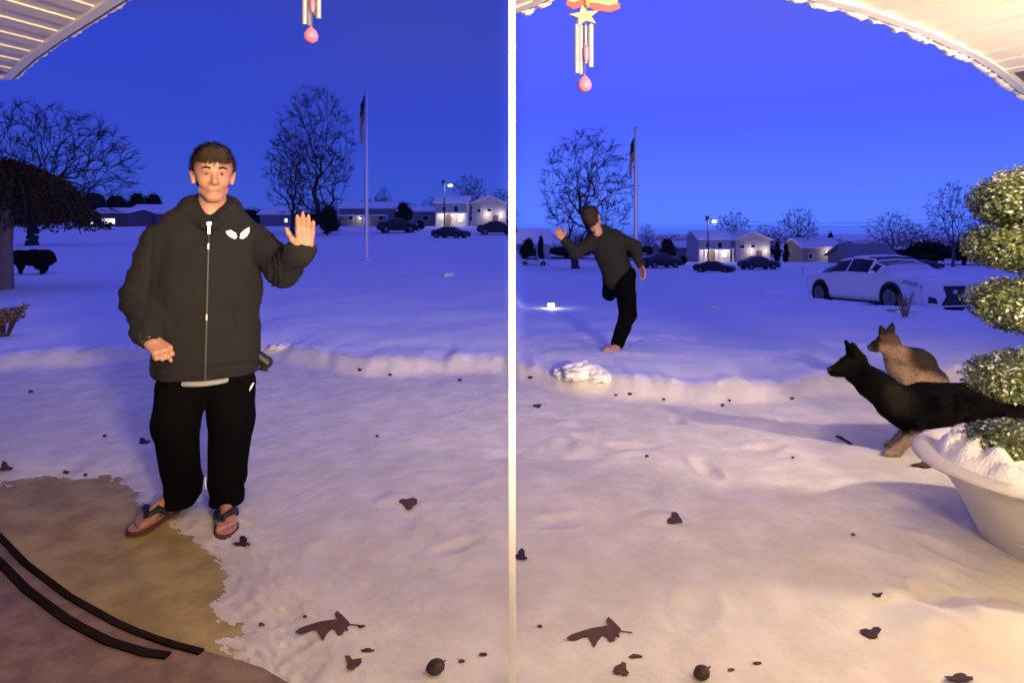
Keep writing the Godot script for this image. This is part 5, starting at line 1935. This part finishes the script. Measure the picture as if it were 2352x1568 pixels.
func falling_person() -> void:
	var foot := on_ground(1413, 803)
	var z := -foot.z
	var J := func(px: float, py: float, dz: float) -> Vector3:
		return at_depth(px, py, z) + Vector3(0, 0, -dz) - foot
	var t := thing("person", "person in dark clothes tumbling sideways on one leg in the snow", "person", foot)
	var hip: Vector3 = J.call(1446, 640, 0.28)
	var knee: Vector3 = J.call(1440, 722, -0.06)
	var ank: Vector3 = J.call(1419, 788, 0.02)
	var hip2: Vector3 = J.call(1420, 640, 0.36)
	var knee2: Vector3 = J.call(1424, 690, 0.72)
	var ank2: Vector3 = J.call(1452, 668, 1.02)
	var chest: Vector3 = J.call(1402, 560, 0.30)
	var neck: Vector3 = J.call(1384, 528, 0.28)
	var hc: Vector3 = J.call(1368, 502, 0.25)
	var shA: Vector3 = J.call(1370, 556, 0.28)
	var elA: Vector3 = J.call(1326, 580, 0.20)
	var wrA: Vector3 = J.call(1296, 548, 0.10)
	var shB: Vector3 = J.call(1424, 548, 0.30)
	var elB: Vector3 = J.call(1468, 568, 0.22)
	var wrB: Vector3 = J.call(1478, 612, 0.12)
	var hb := Basis(Vector3(0, 0, 1), 0.45) * Basis(Vector3.UP, 2.6)
	var plain := func(_p: Vector3) -> Color: return SKIN
	var body := MB.new()
	nets(body, [bone(hip.lerp(hip2, 0.5), chest, 0.12, 0.12), bone(chest, neck, 0.09, 0.055), bone(shA, elA, 0.045, 0.04), bone(elA, wrA, 0.038, 0.026), bone(shB, elB, 0.045, 0.04), bone(elB, wrB, 0.038, 0.026), bone(hip, knee, 0.08, 0.055), bone(knee, ank, 0.05, 0.034), bone(hip2, knee2, 0.08, 0.055), bone(knee2, ank2, 0.05, 0.034), bone(ank, Vector3(0.02, 0.03, 0.0), 0.036, 0.036), bone(Vector3(0.02, 0.03, 0.0), Vector3(-0.10, 0.02, 0.12), 0.036, 0.028), bone(Vector3(-0.10, 0.02, 0.12), Vector3(-0.13, 0.015, 0.15), 0.030, 0.020), bone(ank2, ank2 + Vector3(0.03, -0.02, -0.14), 0.034, 0.026)], 0.016, 0.03, null, plain)
	nets(body, head_bones(hc, hb), 0.007, 0.014, null, plain)
	nets(body, hand(wrA, (wrA - elA), Vector3(0.3, -0.2, 1), Vector3(0.6, 0.6, 0), [0.25, 0.25, 0.3, 0.35], 0.1), 0.005, 0.008, null, plain)
	nets(body, hand(wrB, (wrB - elB), Vector3(-1, 0.1, 0.3), Vector3(-0.2, 0, 1), [0.3, 0.3, 0.35, 0.4], 0.1), 0.005, 0.008, null, plain)
	part("body", body.mesh(), M.skin, t)
	eyes(hc, hb, t)
	var mb := MB.new()
	nets(mb, hair_bones(hc, hb), 0.008, 0.02)
	var locks := strands(mb, 2200, 0.022, 0.0022, Vector3(0, -0.2, 0.0), 0.4, Color(0.04, 0.025, 0.016), 43)
	var cap := part("hair", mb.mesh(), M.hair, t)
	part("hair_strands", locks.mesh(), M.needles, cap).set_meta("kind", "stuff")
	var wr := func(p: Vector3) -> float: return nz_fine.get_noise_3d(p.x * 400.0, p.y * 400.0, p.z * 400.0) * 0.016
	mb = MB.new()
	nets(mb, [bone(hip.lerp(hip2, 0.5), chest, 0.165, 0.165), bone(chest, neck - (neck - chest) * 0.2, 0.14, 0.075), bone(shA, shB, 0.085, 0.085), bone(shA, elA, 0.078, 0.068), bone(elA, wrA + (elA - wrA) * 0.1, 0.066, 0.048), bone(shB, elB, 0.078, 0.068), bone(elB, wrB + (elB - wrB) * 0.1, 0.066, 0.048), bone(neck + Vector3(0.06, 0, 0), neck + Vector3(-0.04, -0.02, 0.06), 0.05, 0.05)], 0.012, 0.04, wr)
	part("jacket", mb.mesh(), M.hoodie, t)
	mb = MB.new()
	nets(mb, [bone(hip.lerp(hip2, 0.5), hip, 0.14, 0.12), bone(hip, knee, 0.115, 0.088), bone(knee, ank, 0.086, 0.070), bone(hip2, knee2, 0.115, 0.085), bone(knee2, ank2, 0.083, 0.066)], 0.012, 0.03, wr)
	part("trousers", mb.mesh(), M.trousers, t)

# ------------------------------------------------------------------ dogs
func shepherds() -> void:
	var z := 3.92
	var base := W((2130.0 - MIDX) / FOCAL * z, 0.0, z)
	base.y = ground(base.x, z)
	var J := func(px: float, py: float, dz: float) -> Vector3:
		return at_depth(px, py, z) + Vector3(0, 0, -dz) - base
	var t := thing("dog", "black shepherd dog with pale legs standing behind the planter", "dog", base)
	var gy := -0.012
	var bones := []
	for q in [[2128, 925, 0, 2235, 926, 0, 0.120, 0.112], [2235, 926, 0, 2335, 929, 0, 0.114, 0.112], [2082, 938, 0, 2150, 935, 0, 0.128, 0.122], [2058, 925, 0, 2085, 935, 0, 0.108, 0.120],
		[2050, 915, 0, 2002, 880, 0, 0.104, 0.090], [2002, 880, 0, 1972, 850, 0, 0.088, 0.070], [1968, 842, 0, 1950, 840, 0, 0.060, 0.056], [1950, 843, 0, 1928, 848, 0, 0.044, 0.033], [1928, 848, 0, 1909, 850, 0, 0.031, 0.022], [1932, 857, 0, 1914, 858, 0, 0.018, 0.013], [1985, 868, 0, 1960, 866, 0, 0.055, 0.035]]:
		bones.append(bone(J.call(q[0], q[1], q[2]), J.call(q[3], q[4], q[5]), q[6], q[7]))
	for s in [-1.0, 1.0]:
		bones.append(bone(J.call(1964, 822, s * 0.032), J.call(1951, 787, s * 0.040), 0.030, 0.003))
		bones.append(bone(J.call(1974, 822, s * 0.034), J.call(1951, 787, s * 0.040), 0.028, 0.003))
		var step: float = s * 10.0
		bones.append(bone(J.call(2078, 950, s * 0.075), J.call(2090 + step * 1.6, 992, s * 0.085), 0.062, 0.038))
		bones.append(bone(J.call(2090 + step * 1.6, 992, s * 0.085), J.call(2066 + step * 2, 1020, s * 0.085), 0.036, 0.024))
		var pw: Vector3 = J.call(2060 + step * 2, 1032, s * 0.085)
		pw.y = gy + 0.045
		bones.append(bone(J.call(2066 + step * 2, 1020, s * 0.085), pw, 0.024, 0.021))
		bones.append(bone(Vector3(pw.x, gy + 0.026, pw.z), Vector3(pw.x - 0.06, gy + 0.020, pw.z), 0.026, 0.021))
		bones.append(bone(J.call(2325, 940, s * 0.06), J.call(2275, 984, s * 0.085), 0.112, 0.066))
		bones.append(bone(J.call(2275, 978, s * 0.085), J.call(2322, 1002, s * 0.085), 0.052, 0.034))
		var hp: Vector3 = J.call(2312, 1030, s * 0.085)
		hp.y = gy + 0.03
		bones.append(bone(J.call(2322, 1002, s * 0.085), hp, 0.032, 0.026))
		bones.append(bone(hp, hp + Vector3(-0.06, -0.006, 0), 0.028, 0.023))
	bones.append(bone(J.call(2345, 912, 0), J.call(2385, 955, 0.02), 0.046, 0.050))
	bones.append(bone(J.call(2385, 955, 0.02), J.call(2398, 1000, 0.03), 0.050, 0.024))
	var fur := func(p: Vector3) -> float: return nz_fine.get_noise_3d(p.x * 500.0, p.y * 900.0, p.z * 500.0) * 0.009
	var paint := func(p: Vector3) -> Color:
		var n := nz_fine.get_noise_3d(p.x * 700.0, p.y * 700.0, p.z * 700.0)
		var c := Color(0.003, 0.0028, 0.0035).lerp(Color(0.007, 0.006, 0.0065), clampf(0.5 + n, 0.0, 1.0))
		var collar: float = p.distance_to(J.call(2040, 905, -0.10))
		c = c.lerp(Color(0.026, 0.021, 0.018), smoothstep(0.13, 0.03, collar + n * 0.05))
		c = c.lerp(Color(0.42, 0.31, 0.23), smoothstep(0.165, 0.115, p.y + n * 0.03))
		return c
	var mb := MB.new()
	nets(mb, bones, 0.0075, 0.028, fur, paint)
	coat(mb, t, 15000, 0.020, 51)
	mb = MB.new()
	mb.ball(J.call(1905, 848, 0), Vector3(0.013, 0.013, 0.017), Basis(), 12, 8)
	part("nose", mb.mesh(), M.nose, t)
	for s in [-1.0, 1.0]:
		mb = MB.new()
		mb.ball(J.call(1941, 836, s * 0.036), Vector3.ONE * 0.008, Basis(), 10, 8)
		part("eye", mb.mesh(), M.eye_dark, t)

	var z2 := 5.1
	var base2 := W((2100.0 - MIDX) / FOCAL * z2, 0.0, z2)
	base2.y = ground(base2.x, z2)
	var K := func(px: float, py: float, dz: float) -> Vector3:
		return at_depth(px, py, z2) + Vector3(0, 0, -dz) - base2
	var t2 := thing("dog", "tan and grey shepherd dog with upright ears sitting behind the black dog", "dog", base2)
	bones = []
	for q in [[2045, 783, 0, 2036, 785, 0, 0.064, 0.058], [2032, 788, 0, 2014, 794, 0, 0.042, 0.031], [2014, 794, 0, 2001, 798, 0, 0.030, 0.022], [2026, 797, 0, 2008, 802, 0, 0.022, 0.016], [2046, 795, 0.01, 2075, 828, 0.02, 0.075, 0.100],
		[2078, 835, 0.02, 2112, 848, 0.06, 0.125, 0.150], [2112, 848, 0.06, 2128, 866, 0.10, 0.150, 0.150], [2074, 850, 0.0, 2082, 870, 0.02, 0.105, 0.09]]:
		bones.append(bone(K.call(q[0], q[1], q[2]), K.call(q[3], q[4], q[5]), q[6], q[7]))
	bones.append(bone(K.call(2023, 772, -0.03), K.call(2017, 748, -0.045), 0.032, 0.004))
	bones.append(bone(K.call(2030, 770, -0.02), K.call(2017, 748, -0.045), 0.026, 0.004))
	bones.append(bone(K.call(2050, 772, 0.03), K.call(2059, 747, 0.05), 0.034, 0.004))
	bones.append(bone(K.call(2042, 770, 0.02), K.call(2059, 747, 0.05), 0.026, 0.004))
	for s in [-1.0, 1.0]:
		var p0: Vector3 = K.call(2072, 855, s * 0.065)
		var p1: Vector3 = K.call(2066, 895, s * 0.07)
		bones.append(bone(p0, p1, 0.058, 0.036))
		bones.append(bone(p1, Vector3(p1.x - 0.02, 0.022, p1.z), 0.034, 0.03))
		bones.append(bone(Vector3(p1.x - 0.02, 0.022, p1.z), Vector3(p1.x - 0.08, 0.018, p1.z), 0.030, 0.024))
		var h0: Vector3 = K.call(2128, 872, s * 0.12 + 0.06)
		bones.append(bone(h0, h0 + Vector3(-0.12, -0.05, 0), 0.115, 0.07))
		bones.append(bone(Vector3(h0.x - 0.10, 0.035, h0.z), Vector3(h0.x - 0.24, 0.025, h0.z), 0.035, 0.026))
	bones.append(bone(K.call(2140, 890, 0.1), K.call(2165, 902, 0.25), 0.05, 0.03))
	var paint2 := func(p: Vector3) -> Color:
		var n := nz_fine.get_noise_3d(p.x * 600.0, p.y * 600.0, p.z * 600.0)
		var top: Vector3 = K.call(2085, 838, 0.0)
		# saddle: dark along the back, pale on chest and belly
		var side := (p.y - top.y) + 0.42 * (p.x - top.x)
		var c := Color(0.36, 0.25, 0.165).lerp(Color(0.050, 0.036, 0.030), smoothstep(-0.06, 0.05, side + n * 0.05))
		var hd: Vector3 = K.call(2040, 783, 0.0)
		var near := smoothstep(0.20, 0.11, p.distance_to(hd) + n * 0.04)
		var f := Color(0.12, 0.078, 0.052).lerp(Color(0.34, 0.22, 0.145), smoothstep(0.01, -0.05, p.y - hd.y + n * 0.02))
		f = f.lerp(Color(0.02, 0.016, 0.015), smoothstep(-0.070, -0.105, p.x - hd.x + n * 0.02))
		f = f.lerp(Color(0.030, 0.022, 0.020), smoothstep(0.04, 0.085, p.y - hd.y))
		return c.lerp(f, near)
	mb = MB.new()
	nets(mb, bones, 0.008, 0.030, fur, paint2)
	coat(mb, t2, 12000, 0.024, 52)
	mb = MB.new()
	mb.ball(K.call(1997, 796, 0), Vector3(0.016, 0.015, 0.018), Basis(), 12, 8)
	part("nose", mb.mesh(), M.nose, t2)
	for q in [[2029, 782, -0.046], [2024, 782, 0.030]]:
		mb = MB.new()
		mb.ball(K.call(q[0], q[1], q[2]), Vector3.ONE * 0.009, Basis(), 10, 8)
		part("eye", mb.mesh(), M.eye_dark, t2)

# short hairs that stand off a surface and lie along a flow
func strands(src: MB, count: int, length: float, width: float, flow: Vector3, lift: float, tone: Variant, seed_: int) -> MB:
	var r := RandomNumberGenerator.new()
	r.seed = seed_
	var out := MB.new()
	for k in count:
		var t := (r.randi() % (src.i.size() / 3)) * 3
		var a := src.i[t]
		var b := src.i[t + 1]
		var c := src.i[t + 2]
		var u := r.randf()
		var v := r.randf() * (1.0 - u)
		var p := src.v[a] + (src.v[b] - src.v[a]) * u + (src.v[c] - src.v[a]) * v
		var n := src.n[a]
		var d := (flow - n * flow.dot(n) + Vector3(r.randf_range(-1, 1), r.randf_range(-1, 1), r.randf_range(-1, 1)) * 0.22 + n * lift * 0.6).normalized()
		var side := d.cross(n).normalized() * width
		var base: Color = src.c[a] if tone == null else tone
		out.col = base * r.randf_range(0.55, 1.55)
		out.col.a = 1.0
		var l := length * r.randf_range(0.5, 1.2)
		var nn := (n + d * 0.2).normalized()
		var i0 := out.vert(p - side, nn)
		var i1 := out.vert(p + side, nn)
		var i2 := out.vert(p + d * l, nn)
		out.tri(i0, i1, i2)
	return out

func coat(mb: MB, t: Node3D, count: int, length: float, seed_: int) -> void:
	var fur := strands(mb, count, length, 0.0028, Vector3(0.9, -0.45, 0), 0.22, null, seed_)
	var b := part("body", mb.mesh(), M.fur, t)
	part("coat", fur.mesh(), M.fur, b).set_meta("kind", "stuff")

func distant_dog() -> void:
	var foot := on_ground(88, 629)
	var z := -foot.z
	var J := func(px: float, py: float, dz: float) -> Vector3:
		return at_depth(px, py, z) + Vector3(0, 0, -dz) - foot
	var t := thing("dog", "black dog nosing the snow behind the drooping tree trunk", "dog", foot)
	var k := z / FOCAL
	var bones := []
	for q in [[38, 590, 0, 75, 592, 0, 15, 18], [75, 592, 0, 104, 592, 0, 18, 19], [38, 590, 0, 20, 596, 0, 14, 11], [20, 597, 0, 8, 606, 0, 10, 7], [8, 606, 0, 0, 612, 0, 6, 4], [112, 588, 0, 124, 598, 0, 8, 5]]:
		bones.append(bone(J.call(q[0], q[1], q[2]), J.call(q[3], q[4], q[5]), q[6] * k, q[7] * k))
	for s in [-1.0, 1.0]:
		bones.append(bone(J.call(104, 598, s * 0.1), J.call(94, 611, s * 0.11), 11 * k, 7 * k))
		bones.append(bone(J.call(94, 611, s * 0.11), J.call(102 - s * 4, 618, s * 0.11), 6 * k, 4 * k))
		bones.append(bone(J.call(102 - s * 4, 618, s * 0.11), J.call(94 - s * 5, 628, s * 0.11), 4 * k, 3.6 * k))
		bones.append(bone(J.call(46, 598, s * 0.1), J.call(48 - s * 6, 614, s * 0.1), 9 * k, 5 * k))
		bones.append(bone(J.call(48 - s * 6, 614, s * 0.1), J.call(46 - s * 6, 626, s * 0.1), 4.5 * k, 3.6 * k))
		bones.append(bone(J.call(20, 588, s * 0.08), J.call(17, 581, s * 0.12), 4 * k, 1.2 * k))
	var paint := func(p: Vector3) -> Color:
		var q: Vector3 = p - J.call(92, 618, -0.12)
		return Color(0.008, 0.008, 0.009).lerp(Color(0.16, 0.14, 0.13), smoothstep(0.10, 0.04, q.length()))
	var mb := MB.new()
	nets(mb, bones, 0.024, 0.08, func(p: Vector3) -> float: return nz_fine.get_noise_3d(p.x * 300.0, p.y * 300.0, p.z * 300.0) * 0.02, paint)
	part("body", mb.mesh(), M.fur, t)

# ------------------------------------------------------------------ fallen leaves and nuts on the snow
func leaf_on_snow(outline: Array, curl: float, m: Material, called: String, label: String, group: String, stem := []) -> void:
	var poly := PackedVector2Array()
	var ctr := Vector2()
	for p in outline:
		var q := on_ground(p[0], p[1])
		poly.append(Vector2(q.x, -q.z))
		ctr += Vector2(q.x, -q.z)
	ctr /= poly.size()
	var rmax := 0.001
	for p in poly:
		rmax = maxf(rmax, p.distance_to(ctr))
	var t := thing(called, label, "leaf", W(ctr.x, ground(ctr.x, ctr.y), ctr.y), 0.0, group)
	var gy := t.position.y
	var ids := Geometry2D.triangulate_polygon(poly)
	var mb := MB.new()
	for side in 2:
		var first := mb.v.size()
		for p in poly:
			var r := p.distance_to(ctr) / rmax
			var y := ground(p.x, p.y) - gy + 0.004 + curl * rmax * r * r * (0.6 + 0.8 * absf(nz_fine.get_noise_2d(p.x * 3000.0, p.y * 3000.0))) - side * 0.0018
			mb.vert(Vector3(p.x - ctr.x, y, -(p.y - ctr.y)), Vector3.UP if side == 0 else Vector3.DOWN)
		for k in range(0, ids.size(), 3):
			mb.tri(first + ids[k], first + ids[k + 1], first + ids[k + 2])
	part("blade", mb.mesh(), m, t)
	if stem.size():
		var pts := []
		var rad := []
		for p in stem:
			var q := on_ground(p[0], p[1])
			pts.append(q - t.position + Vector3(0, 0.005, 0))
			rad.append(0.0022)
		mb = MB.new()
		mb.tube(pts, rad, 5)
		part("stem", mb.mesh(), m, t)

func scrap(px: float, py: float, w: float, h: float, kind: int, label: String, group: String) -> void:
	var o := []
	var n := 13
	var ph := rng.randf() * TAU
	for k in n:
		var a := TAU * k / n
		var r := 1.0 + 0.30 * sin(a * 3.0 + ph) + rng.randf_range(-0.22, 0.22)
		if kind == 1:
			r = 1.0 + rng.randf_range(-0.15, 0.15)
		o.append([px + cos(a) * w * 0.5 * r * 0.8, py + sin(a) * h * 0.5 * r * 0.8])
	leaf_on_snow(o, rng.randf_range(0.05, 0.28), M.dry_leaf if kind != 2 else M.dark_leaf, "dry_leaf", label, group)

func nut(px: float, py: float, w: float, h: float, label: String) -> void:
	var q := on_ground(px, py + h * 0.3)
	var k := -q.z / FOCAL
	var mb := MB.new()
	mb.ball(Vector3(0, h * k * 0.45, 0), Vector3(w * k * 0.5, h * k * 0.52, w * k * 0.42), Basis(Vector3(0, 0, 1), 0.3), 18, 12, nz_fine, 0.12, 2.0)
	mb.tube([Vector3(w * k * 0.3, h * k * 0.7, 0), Vector3(w * k * 0.55, h * k * 0.95, 0)], [0.003, 0.002], 5)
	mb.smooth()
	solo("seed_pod", mb.mesh(), M.dark_leaf, label, "seed pod", "", q)

func litter() -> void:
	var oak := [[677, 1456], [690, 1446], [712, 1437], [735, 1430], [758, 1426], [774, 1425], [768, 1413], [774, 1406], [786, 1416], [800, 1430], [804, 1437], [797, 1442], [800, 1452], [791, 1448], [787, 1460], [776, 1462], [770, 1450], [760, 1446], [750, 1458], [742, 1475], [734, 1462], [728, 1448], [716, 1450], [702, 1457], [690, 1460]]
	leaf_on_snow(oak, 0.06, M.dry_leaf, "oak_leaf", "large lobed brown oak leaf left of the white post", "", [[800, 1437], [815, 1438], [832, 1440]])
	var oak2 := []
	for p in oak:
		oak2.append([p[0] + 624, p[1] + 15])
	leaf_on_snow(oak2, 0.06, M.dry_leaf, "oak_leaf", "large lobed brown oak leaf right of the white post", "", [[1424, 1452], [1438, 1454], [1452, 1456]])
	var g1 := "dry leaves on the packed snow"
	for p in [[938, 1160, 44, 32, 0, "curled brown leaf on the snow between person and post"], [1550, 1195, 40, 32, 0, "curled brown leaf on the snow right of the white post"], [556, 1250, 40, 24, 2, "dark forked leaf beside the person's flip flop"], [1196, 1280, 34, 26, 2, "dark forked leaf at the foot of the white post"], [330, 1015, 26, 14, 2, "dark leaf in the blue shadow behind the person's legs"],
		[12, 1076, 40, 22, 0, "reddish leaf at the edge of the bare wet concrete"], [843, 1495, 36, 11, 0, "thin brown leaf sliver below the left oak leaf"], [1460, 1509, 36, 11, 0, "thin brown leaf sliver below the right oak leaf"], [808, 1526, 44, 38, 0, "curled ring shaped brown leaf left of the post"], [1428, 1540, 44, 38, 0, "curled ring shaped brown leaf right of the post"],
		[2005, 1455, 56, 32, 2, "dark triangular leaf on the snow before the planter"], [2017, 1368, 26, 11, 2, "small dark leaf above the dark triangular leaf"], [2120, 1070, 54, 17, 0, "flat brown leaf on the snow beside the planter rim"], [2205, 1561, 70, 24, 2, "dark leaf at the foot of the planter"], [1235, 933, 24, 10, 2, "dark leaf on the snow below the upturned snow block"]]:
		scrap(p[0], p[1], p[2], p[3], p[4], p[5], "")
	nut(1000, 1535, 44, 30, "dark round seed pod on the snow left of the post")
	nut(1612, 1549, 38, 30, "dark round seed pod on the snow right of the post")
	for p in [[70, 900, 16, 8], [240, 1003, 12, 7], [826, 850, 12, 8], [896, 862, 11, 7], [1056, 874, 12, 7], [866, 1003, 10, 7], [150, 1086, 18, 10], [195, 1092, 14, 9], [225, 1336, 13, 8], [1218, 868, 16, 8], [1447, 906, 14, 8], [1415, 908, 12, 5], [1525, 918, 11, 6], [1660, 932, 12, 8], [1676, 921, 9, 6], [1820, 916, 14, 7], [1486, 1049, 12, 7], [1960, 1230, 13, 8], [1822, 1052, 9, 6], [600, 1436, 18, 10], [700, 1418, 12, 8], [1398, 1425, 12, 8], [830, 1440, 20, 8], [1240, 1440, 14, 8], [1110, 1505, 26, 9], [1740, 1525, 26, 9], [1175 + 505, 1540, 18, 8], [1060, 1520, 18, 8], [40, 1408, 14, 8]]:
		scrap(p[0], p[1], p[2], p[3], 1, "small dry brown leaf fragment lying on the snow or doorstep", g1)
	# a short twig
	var a := on_ground(1921, 1004)
	var b := on_ground(1955, 1021)
	var mb := MB.new()
	mb.tube([Vector3(0, 0.006, 0), (b - a) * 0.3 + Vector3(0, 0.014, 0.004), (b - a) * 0.6 + Vector3(0, 0.010, -0.005), (b - a) + Vector3(0, 0.006, 0)], [0.006, 0.010, 0.008, 0.009], 7)
	solo("twig", mb.mesh(), M.dark_leaf, "short dark twig on the snow before the black dog's paws", "twig", "", a)
